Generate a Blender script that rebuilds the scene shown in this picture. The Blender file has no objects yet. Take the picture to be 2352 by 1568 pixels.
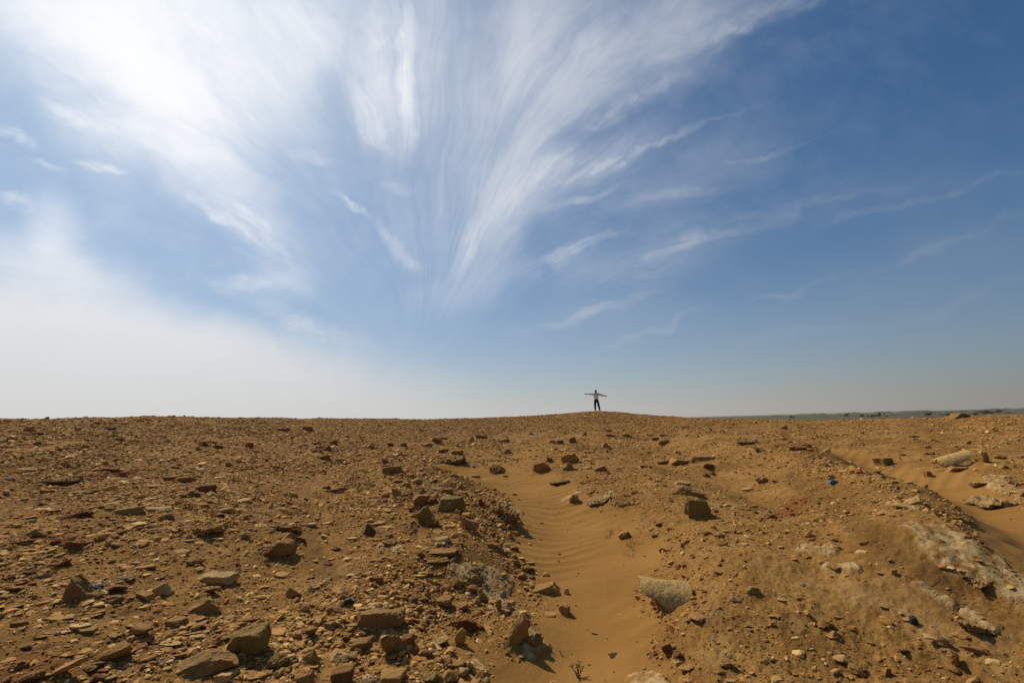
import bpy, bmesh, math, random
import numpy as np
from mathutils import Vector, Matrix, Euler

S = bpy.context.scene
C = S.collection
R = math.radians
rng = random.Random(7)

# ------------------------------------------------------------------ camera
CAMH = 1.55
LENS = 16.0
PITCH, ROLL = R(10.0), R(-1.58)
FV = 2352 * LENS / 36.0            # focal length in units of a 2352 px wide frame
cam_d = bpy.data.cameras.new("camera")
cam_d.lens = LENS; cam_d.sensor_width = 36.0; cam_d.clip_start = 0.05; cam_d.clip_end = 60000
cam = bpy.data.objects.new("camera", cam_d); C.objects.link(cam)
CM = Matrix.Rotation(math.pi / 2 + PITCH, 4, 'X') @ Matrix.Rotation(ROLL, 4, 'Z')
cam.matrix_world = Matrix.Translation((0, 0, CAMH)) @ CM
S.camera = cam
S.render.resolution_x = 1024; S.render.resolution_y = 682
S.view_settings.view_transform = 'Standard'; S.view_settings.look = 'None'
S.view_settings.exposure = -0.35; S.view_settings.gamma = 1.0
CMN = np.array(CM.to_3x3())

def ray(x, y):
    """direction in the world of a point of the 2352 x 1568 frame"""
    x = np.asarray(x, float); y = np.asarray(y, float)
    d = np.stack([(x - 1176) / FV, -(y - 784) / FV, -np.ones_like(x)], -1)
    d = d @ CMN.T
    return d / np.linalg.norm(d, axis=-1, keepdims=True)

# ------------------------------------------------------------------ sun
SUN_AZ, SUN_EL = R(-46), R(48)      # azimuth from +Y, negative = to the left
sd = Vector((math.sin(SUN_AZ) * math.cos(SUN_EL), math.cos(SUN_AZ) * math.cos(SUN_EL), math.sin(SUN_EL)))
sun_d = bpy.data.lights.new("sun", 'SUN'); sun_d.energy = 5.0; sun_d.angle = R(0.6); sun_d.color = (1.0, 0.90, 0.74)
sun = bpy.data.objects.new("sun", sun_d); C.objects.link(sun)
sun.rotation_euler = sd.to_track_quat('Z', 'Y').to_euler()

# ------------------------------------------------------------------ node helper
class NT:
    def __init__(s, tree): s.t = tree; s.n = tree.nodes; s.l = tree.links
    def new(s, typ, **kw):
        n = s.n.new(typ)
        for k, v in kw.items(): setattr(n, k, v)
        return n
    def set(s, sock, v):
        if isinstance(v, bpy.types.NodeSocket): s.l.new(v, sock)
        else:
            try: sock.default_value = v
            except Exception: sock.default_value = (v, v, v)
    def m(s, op, a, b=0.0, c=0.0, clamp=False):
        n = s.new('ShaderNodeMath', operation=op, use_clamp=clamp)
        s.set(n.inputs[0], a)
        if len(n.inputs) > 1: s.set(n.inputs[1], b)
        if len(n.inputs) > 2: s.set(n.inputs[2], c)
        return n.outputs[0]
    def vm(s, op, a, b=(0, 0, 0), scale=None):
        n = s.new('ShaderNodeVectorMath', operation=op)
        s.set(n.inputs[0], a); s.set(n.inputs[1], b)
        if scale is not None: s.set(n.inputs['Scale'], scale)
        return n.outputs['Value'] if op in ('LENGTH', 'DOT_PRODUCT', 'DISTANCE') else n.outputs[0]
    def xyz(s, x, y, z=0.0):
        n = s.new('ShaderNodeCombineXYZ'); s.set(n.inputs[0], x); s.set(n.inputs[1], y); s.set(n.inputs[2], z); return n.outputs[0]
    def sep(s, v):
        n = s.new('ShaderNodeSeparateXYZ'); s.set(n.inputs[0], v); return n.outputs
    def noise(s, vec, scale, detail=5, rough=0.55, dist=0.0, out=0):
        n = s.new('ShaderNodeTexNoise'); s.set(n.inputs['Vector'], vec); n.inputs['Scale'].default_value = scale
        n.inputs['Detail'].default_value = detail; n.inputs['Roughness'].default_value = rough; n.inputs['Distortion'].default_value = dist
        return n.outputs[out]
    def mr(s, v, a, b, c=0.0, d=1.0, typ='LINEAR'):
        n = s.new('ShaderNodeMapRange', interpolation_type=typ)
        s.set(n.inputs[0], v); s.set(n.inputs[1], a); s.set(n.inputs[2], b); s.set(n.inputs[3], c); s.set(n.inputs[4], d); return n.outputs[0]
    def mix(s, f, a, b, blend='MIX'):
        n = s.new('ShaderNodeMix', data_type='RGBA', blend_type=blend)
        s.set(n.inputs[0], f)
        for k, v in ((6, a), (7, b)):
            if isinstance(v, tuple) and len(v) == 3: v = v + (1,)
            s.set(n.inputs[k], v)
        return n.outputs[2]
    def ramp(s, f, pts):
        n = s.new('ShaderNodeValToRGB'); s.set(n.inputs[0], f); cr = n.color_ramp
        while len(cr.elements) < len(pts): cr.elements.new(0.5)
        for e, (p, c) in zip(cr.elements, pts): e.position = p; e.color = tuple(c) + (1,)
        return n.outputs[0]
    def attr(s, name, out=2):
        n = s.new('ShaderNodeAttribute', attribute_name=name); return n.outputs[out]

# ------------------------------------------------------------------ world: sky with cirrus
W = bpy.data.worlds.new("World"); S.world = W; W.use_nodes = True
W.node_tree.nodes.clear()
T = NT(W.node_tree)
sky = T.new('ShaderNodeTexSky', sky_type='NISHITA'); sky.sun_disc = False
sky.sun_elevation = SUN_EL; sky.sun_rotation = SUN_AZ
sky.air_density = 1.0; sky.dust_density = 0.6; sky.ozone_density = 3.0; sky.altitude = 100
tc = T.new('ShaderNodeTexCoord'); D = tc.outputs['Generated']
dx, dy, dz = T.sep(D)[:3]
ys = T.m('MAXIMUM', dy, 0.08)
P0 = T.xyz(T.m('DIVIDE', dx, ys), T.m('DIVIDE', dz, ys), 0)
def uv(x, y):
    d = ray(x, y); return (float(d[0] / d[1]), float(d[2] / d[1]))
def warp(P, scale, amt, det=4):
    w = T.noise(P, scale, det, 0.55, out=1)
    return T.vm('ADD', P, T.vm('MULTIPLY', T.vm('SUBTRACT', w, (0.5, 0.5, 0.5)), (amt, amt, 0)))
P1 = warp(P0, 1.6, 0.24, 5)
P2 = warp(warp(P0, 3.0, 0.11, 3), 12.0, 0.060, 7)
cu, cv = uv(955, 850)
def polar(P, c):
    rel = T.vm('SUBTRACT', P, (c[0], c[1], 0)); rx, ry = T.sep(rel)[:2]
    # fibres rise out of the centre and bend over to the sides
    ax = T.m('SUBTRACT', T.m('POWER', T.m('ADD', T.m('ABSOLUTE', rx), 0.02), 0.58), 0.02 ** 0.58)
    return T.m('ARCTAN2', T.m('MULTIPLY', ax, T.m('SIGN', rx)), ry), T.vm('LENGTH', rel)
th, rr = polar(warp(warp(P0, 1.1, 0.20, 3), 4.5, 0.030, 5), (cu, cv))
F1 = T.noise(T.xyz(T.m('MULTIPLY', th, 5.5), T.m('MULTIPLY', rr, 1.8)), 1.0, 12, 0.64, 0.5)
F2 = T.noise(T.xyz(T.m('MULTIPLY', th, 30.0), T.m('MULTIPLY', rr, 4.2), 3.7), 1.0, 12, 0.74, 1.4)
FN = T.noise(P2, 9.0, 8, 0.62)
def blobs(P, rows):
    tot = None
    for (x1, y1, x2, y2, hw, amp) in rows:
        a, b = uv(x1, y1), uv(x2, y2)
        c = ((a[0] + b[0]) / 2, (a[1] + b[1]) / 2)
        L = math.hypot(b[0] - a[0], b[1] - a[1]) / 2 + hw / FV
        n = T.new('ShaderNodeMapping', vector_type='TEXTURE')
        T.set(n.inputs[0], P)
        n.inputs['Location'].default_value = (c[0], c[1], 0)
        n.inputs['Rotation'].default_value = (0, 0, math.atan2(b[1] - a[1], b[0] - a[0]))
        n.inputs['Scale'].default_value = (L, hw / FV, 1)
        v = T.mr(T.vm('LENGTH', n.outputs[0]), 0.0, 1.0, amp, 0.0, 'SMOOTHERSTEP')
        tot = v if tot is None else T.m('ADD', tot, v)
    return tot
# thick veils and bands
M1 = blobs(P1, [
    (60, -320, 430, 250, 440, 1.7), (300, -100, 640, 260, 420, 0.45), (990, -120, 1050, 520, 170, 0.26), (330, 150, 540, 450, 160, 0.50), (180, 60, 470, 360, 130, 0.85), (500, 400, 700, 610, 100, 0.36), (900, 560, 1200, 420, 200, 0.12), (1300, 480, 1900, 300, 200, 0.10),
    (690, -140, 690, 200, 230, 0.42), (850, -80, 905, 370, 140, 0.50), (928, -80, 936, 430, 34, 0.40),
    (-60, 570, 330, 690, 150, 0.70), (100, 470, 190, 620, 110, 0.45), (560, 640, 760, 660, 70, 0.20),
    (1060, 610, 1240, 330, 140, 0.40), (1170, 380, 1330, -80, 260, 0.46), (1300, 260, 1650, -60, 200, 0.36), (1500, 100, 1900, -60, 110, 0.20),
    (940, 700, 1180, 600, 90, 0.20), (1150, 520, 1600, 270, 100, 0.20), (1250, 640, 1700, 530, 100, 0.17), (1500, 560, 2400, 380, 110, 0.08),
    (1900, 700, 2450, 520, 120, 0.08), (1220, 760, 1620, 680, 90, 0.12)])
# thin wisps and streaks
def stretch(rows):
    out = []
    for (a, b, c, d, w, m) in rows:
        if a > 1195:
            mx, my = (a + c) / 2, (b + d) / 2; k = 1.4
            a, b, c, d, w, m = mx + (a - mx) * k, my + (b - my) * k, mx + (c - mx) * k, my + (d - my) * k, w * .92, m * .78
        out.append((a, b, c, d, w, m))
    return out
M2 = blobs(P2, stretch([
    (925, -60, 932, 430, 30, 0.30), (850, -40, 905, 300, 50, 0.22), (820, 180, 900, 380, 40, 0.22),
    (1045, 640, 1090, 520, 34, 0.30), (1080, 540, 1350, 300, 50, 0.30), (1330, 310, 1560, 170, 40, 0.26), (1150, 250, 1400, 60, 50, 0.2),
    (140, 345, 320, 405, 22, 0.36), (-30, 280, 90, 330, 34, 0.26), (50, 345, 160, 392, 14, 0.2), (40, 225, 330, 300, 40, 0.35),
    (0, 440, 90, 470, 34, 0.3), (430, 430, 620, 580, 26, 0.35), (500, 420, 700, 640, 16, 0.25),
    (755, 450, 840, 512, 20, 0.38), (860, 425, 950, 450, 26, 0.14), (830, 510, 990, 650, 30, 0.28), (670, 345, 790, 388, 30, 0.20),
    (1200, 758, 1530, 668, 20, 0.38), (1380, 788, 1620, 718, 16, 0.30), (1335, 835, 1430, 810, 12, 0.18),
    (1210, 620, 1440, 525, 32, 0.26), (1400, 630, 1660, 535, 40, 0.34), (1220, 640, 1340, 560, 60, 0.18), (1420, 650, 1580, 620, 26, 0.16),
    (1200, 450, 1700, 245, 18, 0.34), (1250, 420, 1500, 320, 60, 0.24), (1240, 480, 1420, 420, 22, 0.26), (1500, 130, 1900, -20, 50, 0.22), (1600, 90, 1740, 50, 20, 0.12),
    (1720, 694, 1860, 670, 14, 0.24), (1700, 700, 2020, 612, 12, 0.12), (1500, 590, 1920, 460, 26, 0.20), (1860, 525, 2400, 390, 20, 0.28), (1560, 520, 2100, 430, 22, 0.12),
    (1980, 645, 2440, 465, 24, 0.24), (2040, 740, 2440, 620, 30, 0.24), (1600, 815, 2080, 716, 26, 0.16), (1640, 375, 1920, 305, 12, 0.16), (1380, 475, 1700, 425, 30, 0.16),
    (560, 690, 920, 800, 40, 0.30), (470, 650, 660, 648, 36, 0.30)]))
# bank of white haze low on the left
M3 = blobs(warp(P0, 3.0, 0.11, 7), [(-1000, 700, 1180, 1015, 265, 4.2), (-200, 760, 520, 830, 120, 0.5)])
fib = T.m('ADD', T.mr(F1, 0.32, 0.68, -0.1, 1.0), T.mr(F2, 0.34, 0.68, -0.14, 0.30))
d1 = T.m('MULTIPLY', M1, T.mr(fib, 0.0, 1.2, 0.46, 1.38))
d2 = T.m('MULTIPLY', M2, T.m('MULTIPLY', T.mr(FN, 0.35, 0.65, 0.3, 1.3), T.mr(F2, 0.35, 0.65, 0.35, 1.6)))
d3 = T.m('MULTIPLY', M3, T.mr(FN, 0.3, 0.7, 0.7, 1.25))
dens = T.m('ADD', T.m('ADD', d1, d2), T.m('MINIMUM', d3, 1.9))
cosg = T.vm('DOT_PRODUCT', D, tuple(sd))
glow = T.m('POWER', T.m('MAXIMUM', cosg, 0.0), 3.0)
veil = T.m('MULTIPLY', T.mr(T.m('ADD', F1, FN), 0.9, 1.25, 0.0, 0.09), T.m('MULTIPLY', T.mr(dz, 0.05, 0.3, 0, 1), T.mr(cosg, -0.1, 0.6, 0.0, 1.1)))
veil = T.m('ADD', veil, T.m('MULTIPLY', glow, 0.36))
dens = T.m('ADD', T.m('MULTIPLY', dens, T.mr(cosg, -0.2, 0.6, 0.62, 1.08)), veil)
dens = T.m('SUBTRACT', 1.0, T.m('EXPONENT', T.m('MULTIPLY', dens, -1.2)))
# thin dust low over the horizon
lowf = T.m('EXPONENT', T.m('MULTIPLY', T.m('ABSOLUTE', dz), -6.2))
side = T.mr(cosg, -0.2, 0.75, 0.0, 1.0)
dust_col = T.mix(side, (2.55, 2.40, 2.15), (8.7, 8.4, 8.0))
cl_col = T.mix(T.m('POWER', T.mr(cosg, 0.0, 0.90, 0, 1), 1.7), (3.0, 3.75, 4.8), (12.8, 12.8, 13.0))
skyc = T.vm('MULTIPLY', sky.outputs[0], (0.26, 0.71, 0.96))
c1 = T.mix(T.m('MINIMUM', T.m('MULTIPLY', lowf, 1.08), 1.0), skyc, dust_col)
c2 = T.mix(dens, c1, T.mix(T.mr(dz, 0.0, 0.28), T.mix(side, (3.6, 3.6, 3.55), (8.7, 8.6, 8.4)), cl_col))
bg = T.new('ShaderNodeBackground'); T.set(bg.inputs[0], c2); bg.inputs[1].default_value = 0.10
out = T.new('ShaderNodeOutputWorld'); T.l.new(bg.outputs[0], out.inputs[0])
W.cycles.sampling_method = 'MANUAL'; W.cycles.sample_map_resolution = 1024

# ------------------------------------------------------------------ numpy noise
def _h2(ix, iy, seed):
    n = (ix.astype(np.int64) * 374761393 + iy.astype(np.int64) * 668265263 + seed * 1442695041) & 0xffffffff
    n = ((n ^ (n >> 13)) * 1274126177) & 0xffffffff
    n = (n ^ (n >> 16))
    return (n & 0xffff) / 65535.0 * 2 - 1
def vn2(x, y, seed=0):
    ix = np.floor(x); iy = np.floor(y); fx = x - ix; fy = y - iy
    fx = fx * fx * (3 - 2 * fx); fy = fy * fy * (3 - 2 * fy)
    a = _h2(ix, iy, seed); b = _h2(ix + 1, iy, seed); c = _h2(ix, iy + 1, seed); d = _h2(ix + 1, iy + 1, seed)
    return (a * (1 - fx) + b * fx) * (1 - fy) + (c * (1 - fx) + d * fx) * fy
def fbm2(x, y, seed=0, o=4, g=0.5):
    t = 0; a = 1; s = 0
    for i in range(o):
        c, q = math.cos(i * 1.1), math.sin(i * 1.1)
        t = t + a * vn2((x * c - y * q) + 17.3 * i, (x * q + y * c) - 9.1 * i, seed + i * 31); s += a; a *= g; x = x * 2.03; y = y * 2.03
    return t / s
def vn3(p, seed=0):
    i = np.floor(p); f = p - i; f = f * f * (3 - 2 * f); r = 0
    for k in range(8):
        o = np.array([(k >> 0) & 1, (k >> 1) & 1, (k >> 2) & 1])
        w = np.prod(np.where(o, f, 1 - f), -1)
        q = i + o
        r = r + w * _h2(q[..., 0] + q[..., 2] * 57, q[..., 1] - q[..., 2] * 131, seed)
    return r
def fbm3(p, seed=0, o=4, g=0.5):
    t = 0; a = 1; s = 0
    for k in range(o): t = t + a * vn3(p + 13.7 * k, seed + k * 17); s += a; a *= g; p = p * 2.03
    return t / s
def sst(a, b, x):
    t = np.clip((x - a) / (b - a), 0, 1); return t * t * (3 - 2 * t)

# ------------------------------------------------------------------ terrain
# skyline of the mound: x, y in the frame and the depth of the crest in metres
SIL = [(-300, 960, 11), (0, 962, 12), (115, 965.5, 13), (250, 963.5, 14), (390, 960, 16), (590, 961, 20), (800, 963, 26), (975, 963.5, 32), (1080, 961.5, 36), (1176, 958, 39),
       (1270, 952.5, 40), (1330, 947.5, 40.5), (1370, 945, 41), (1410, 946.5, 40.5), (1460, 951, 38), (1520, 956, 33), (1580, 960.5, 27),
       (1700, 965, 23), (1850, 966, 20.5), (1960, 965.5, 19), (2100, 962.5, 17.5), (2200, 961, 16.5), (2270, 955, 16), (2352, 953.5, 15), (2600, 948, 14)]
def gprof(s):
    s = np.asarray(s, float)
    a = np.minimum(s, 0.75)
    t = np.clip(s - 0.75, 0, 0.5); b = t - 1.7 * t * t
    c = -0.7 * np.clip(s - 1.25, 0, None)
    return a + b + c
_s = np.linspace(0.3, 1.8, 400)
_az, _zr, _rr = [], [], []
for (x, y, Y) in SIL:
    d = ray(x, y); az = math.atan2(d[0], d[1]); te = d[2] / math.hypot(d[0], d[1]); Rr = Y / math.cos(az)
    lo, hi = 0.2, 8.0
    for _ in range(40):
        m = (lo + hi) / 2
        if np.max((m * gprof(_s) - CAMH) / (_s * Rr)) > te: hi = m
        else: lo = m
    _az.append(az); _zr.append((lo + hi) / 2); _rr.append(Rr)
_az = [-math.pi, -1.6] + _az + [1.6, math.pi]
_zr = [1.6, 1.9] + _zr + [1.8, 1.6]
_rr = [20, 18] + _rr + [20, 20]
PLAINZ = -11.0
def h_base(x, y):
    az = np.arctan2(x, y); r = np.hypot(x, y)
    zr = np.interp(az, _az, _zr); R0 = np.interp(az, _az, _rr)
    h = zr * gprof(r / R0)
    k = sst(60, 150, r)
    return np.maximum(h, -7) * (1 - k) + (PLAINZ - 2.5) * k
def hit(x, y, hf=None):
    """where the sight line through a frame point meets the ground"""
    hf = hf or h_base
    d = ray(x, y); t = np.exp(np.linspace(math.log(1.2), math.log(90), 1500))
    z = CAMH + d[2] * t - hf(d[0] * t, d[1] * t)
    i = np.argmax(z < 0) if (z < 0).any() else len(t) - 1
    if i == 0: i = 1
    a, b = t[i - 1], t[i]
    for _ in range(20):
        m = (a + b) / 2
        if CAMH + d[2] * m - hf(np.array([d[0] * m]), np.array([d[1] * m]))[0] < 0: b = m
        else: a = m
    return np.array([d[0] * a, d[1] * a, CAMH + d[2] * a])
def poly_w(pts, hf=None):
    o = []
    for (x, y, w) in pts:
        p = hit(x, y, hf); o.append((p[0], p[1], w * p[1] / FV, p[1]))
    return np.array(o)
def pdist(P, x, y):
    """distance to a polyline divided by its half width there"""
    best = np.full(np.shape(x), 1e9)
    for a, b in zip(P[:-1], P[1:]):
        vx, vy = b[0] - a[0], b[1] - a[1]; L = vx * vx + vy * vy + 1e-9
        t = np.clip(((x - a[0]) * vx + (y - a[1]) * vy) / L, 0, 1)
        best = np.minimum(best, np.hypot(x - a[0] - t * vx, y - a[1] - t * vy) / (a[2] * (1 - t) + b[2] * t))
    return best
SAND_PX = (
    [(1330, 1640, 200), (1335, 1540, 165), (1350, 1450, 130), (1370, 1380, 115), (1365, 1310, 150), (1330, 1255, 185), (1290, 1205, 140), (1255, 1160, 95), (1215, 1120, 105), (1140, 1090, 90), (1060, 1075, 45), (1010, 1072, 25)],
    [(1215, 1110, 70), (1235, 1065, 55), (1220, 1040, 55), (1255, 1023, 45)],
    [(1390, 1250, 80), (1425, 1200, 45), (1455, 1175, 24)],
    [(1880, 1030, 30), (1950, 1052, 55), (2040, 1092, 75), (2130, 1125, 85), (2200, 1160, 95), (2290, 1215, 90), (2380, 1270, 100), (2460, 1340, 120)],
    [(2150, 1110, 50), (2215, 1085, 40), (2235, 1072, 20)],
    [(-60, 1045, 40), (60, 1038, 55), (170, 1020, 30)],
    [(690, 1088, 35), (760, 1086, 45), (800, 1080, 20)],
    [(740, 1568, 24), (760, 1500, 18)],
    [(1010, 1440, 25), (1120, 1500, 60), (1250, 1540, 80)],
    [(370, 1345, 30), (420, 1338, 26)])
SAND = [poly_w(p) for p in SAND_PX]
MAIN, RIGHT = SAND[0], SAND[3]
MOUND = poly_w([(1640, 1020, 110), (1760, 1040, 130), (1860, 1090, 130), (1980, 1160, 160), (2080, 1230, 190), (2170, 1330, 260)])
MIDM = poly_w([(1500, 1100, 70), (1560, 1160, 110), (1640, 1250, 160), (1720, 1350, 200)])
LEFTM = poly_w([(900, 1070, 70), (1000, 1130, 110), (1060, 1200, 120), (1050, 1290, 120)])
LEDGE = poly_w([(1098, 1140, 26), (1130, 1158, 34), (1160, 1185, 30), (1178, 1196, 18)])
HOLL = poly_w([(740, 1090, 70), (730, 1180, 80), (740, 1300, 90)])
def g2(d): return np.exp(-d * d * 1.1)
def relief(x, y):
    near = np.exp(-(np.hypot(x, y) / 26.0) ** 2)
    return near * (0.40 * g2(pdist(MOUND, x, y)) + 0.18 * g2(pdist(MIDM, x, y)) + 0.17 * g2(pdist(LEFTM, x, y)) - 0.05 * g2(pdist(HOLL, x, y)) - 0.19 * g2(pdist(MAIN, x, y) * 0.72) - 0.22 * g2(pdist(RIGHT, x, y) * 0.85))
def h_rel(x, y): return h_base(x, y) + relief(x, y)
SAND = [poly_w(p, h_rel) for p in SAND_PX]
LEDGE = poly_w([(1098, 1140, 26), (1130, 1158, 34), (1160, 1185, 30), (1178, 1196, 18)], h_rel)
SALT = [poly_w(p, h_rel) for p in (
    [(1040, 1292, 16), (1090, 1300, 26), (1140, 1305, 30), (1130, 1335, 26), (1165, 1370, 34), (1205, 1390, 26)],
    [(1190, 1420, 26), (1225, 1460, 28), (1215, 1485, 20)],
    [(2110, 1232, 26), (2180, 1252, 52), (2250, 1288, 60), (2310, 1325, 48), (2345, 1335, 28)],
    [(2150, 1262, 34), (2220, 1300, 40), (2270, 1318, 34)],
    [(2235, 1412, 16), (2270, 1435, 20)],
    [(1850, 1265, 16), (1900, 1272, 20)],
    [(1910, 1302, 14), (1960, 1310, 14)],
    [(1300, 1155, 14), (1325, 1140, 12)],
    [(1355, 1160, 14), (1395, 1150, 22), (1405, 1138, 14)],
    [(1465, 1560, 24), (1500, 1575, 44)],
    [(1545, 1525, 10), (1570, 1540, 12)],
    [(2270, 1110, 20), (2320, 1140, 26), (2370, 1150, 30)],
    [(700, 1350, 9), (760, 1328, 7)],
    [(880, 1255, 16), (920, 1275, 12)],
    [(820, 1470, 16), (870, 1470, 20)],
    [(1040, 1510, 10), (1110, 1530, 12), (1090, 1505, 8)],
    [(840, 1555, 10), (900, 1560, 12)],
    [(2110, 1350, 9), (2180, 1385, 9)],
    [(2060, 1160, 18), (2100, 1180, 18)],
    [(1080, 1130, 10), (1140, 1150, 20), (1185, 1180, 16)],
    [(1210, 1010, 14), (1160, 1025, 10)],
    [(960, 1150, 10), (830, 1165, 8)])]
RED = [poly_w(p, h_rel) for p in ([(0, 1250, 30), (100, 1245, 40), (200, 1250, 26)], [(60, 1180, 20), (200, 1175, 24)], [(230, 1085, 30), (330, 1075, 20)], [(20, 1560, 50), (110, 1530, 40)], [(1800, 1180, 20), (1830, 1150, 24)])]
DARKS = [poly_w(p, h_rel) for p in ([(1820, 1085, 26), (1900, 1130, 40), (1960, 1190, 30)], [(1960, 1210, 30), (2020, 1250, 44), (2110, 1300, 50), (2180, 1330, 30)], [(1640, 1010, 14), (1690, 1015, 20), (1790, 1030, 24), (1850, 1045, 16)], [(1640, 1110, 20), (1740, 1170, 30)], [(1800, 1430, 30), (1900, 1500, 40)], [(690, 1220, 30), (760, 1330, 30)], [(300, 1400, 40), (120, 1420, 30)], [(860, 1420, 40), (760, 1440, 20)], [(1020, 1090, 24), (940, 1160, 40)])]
def m_sand(x, y):
    n = fbm2(x * 1.7, y * 1.7, 5, 5) * 0.42
    s = np.zeros(np.shape(x))
    for k, P in enumerate(SAND):
        q = (1.25, .62, 1) if k in (0, 2, 3, 4) else (1.35, .35, .75)
        s = np.maximum(s, q[2] * sst(q[0], q[1], pdist(P, x, y) + n * (1.15 if k == 0 else 1.3)))
    return s
def m_list(L, x, y, amt=1.1, sc=3.4, seed=9, a=1.05, b=0.70):
    n = fbm2(x * sc, y * sc, seed, 5, 0.6) * amt
    s = np.zeros(np.shape(x))
    for P in L: s = np.maximum(s, sst(a, b, pdist(P, x, y) + n))
    return s
def H(x, y, full=False):
    x = np.asarray(x, float); y = np.asarray(y, float)
    r = np.hypot(x, y); near = np.exp(-(r / 26.0) ** 2)
    h = h_base(x, y)
    h = h + relief(x, y) + 0.09 * near * fbm2(x * 1.2, y * 1.2, 91, 3) * g2(pdist(MOUND, x, y) * .6)
    led = sst(1.0, 0.82, pdist(LEDGE, x, y) + fbm2(x * 6, y * 6, 77, 4) * 0.45)
    h = h + 0.055 * led
    h = h + 0.16 * near * fbm2(x * 0.55, y * 0.55, 3, 3) * sst(1.5, 4, r)
    sand = m_sand(x, y); salt = m_list(SALT, x, y)
    salt = salt * (1 - 0.75 * sand * (salt < 0.8))
    rough = 1 - sand
    nf = 1 / (1 + (r / 18.0) ** 2)
    nz = 0.050 * fbm2(x * 1.9, y * 1.9, 11, 5, 0.55) + 0.018 * np.abs(fbm2(x * 6, y * 6, 21, 4, 0.6))
    cl = fbm2(x * 19, y * 19, 41, 3, 0.55)
    nz = nz + 0.011 * np.clip(cl - 0.02, 0, 1) * 1.6 + 0.004 * vn2(x * 75, y * 75, 43)
    h = h + rough * nz * (0.55 + 0.45 * nf)
    far = 0.06 * fbm2(x * 0.9, y * 0.9, 61, 4) * sst(10, 25, r) * sst(80, 50, r)
    h = h + far * 0.8
    # wind ripples in the sand
    wx = x + 0.35 * fbm2(x * 1.1, y * 1.1, 14, 3)
    ph = y * 30 + 7.5 * fbm2(x * 0.9, y * 0.9, 15, 3) + 1.2 * np.sin(wx * 2.6)
    ph2 = (y * 0.75 - x * 0.65) * 30 + 3 * fbm2(x * 1.2, y * 1.2, 16, 2)
    rp = np.where(x > 3.0, np.sin(ph2), np.sin(ph)); rp = (rp * 0.5 + 0.5) ** 1.3
    am = sst(-0.35, 0.35, fbm2(x * 0.8, y * 0.8, 18, 2) + 0.15 * (y - 4.2) * 0.6)
    h = h + sand * (0.016 * rp * am + 0.012 * fbm2(x * 1.5, y * 1.5, 19, 3) + 0.0012 * vn2(x * 60, y * 60, 44))
    cr = fbm2(x * 9, y * 9, 51, 5, 0.65)
    h = h + salt * (0.003 + 0.012 * np.abs(cr)) + 0.014 * sst(.35, .55, salt + .3 * cr)
    if full:
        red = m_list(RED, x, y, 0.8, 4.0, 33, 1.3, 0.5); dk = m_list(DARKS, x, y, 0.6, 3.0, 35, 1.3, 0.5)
        return h, sand, salt, red, dk
    return h
def ground_at(x, y): return float(Hg(np.array([x]), np.array([y]))[0])

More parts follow.
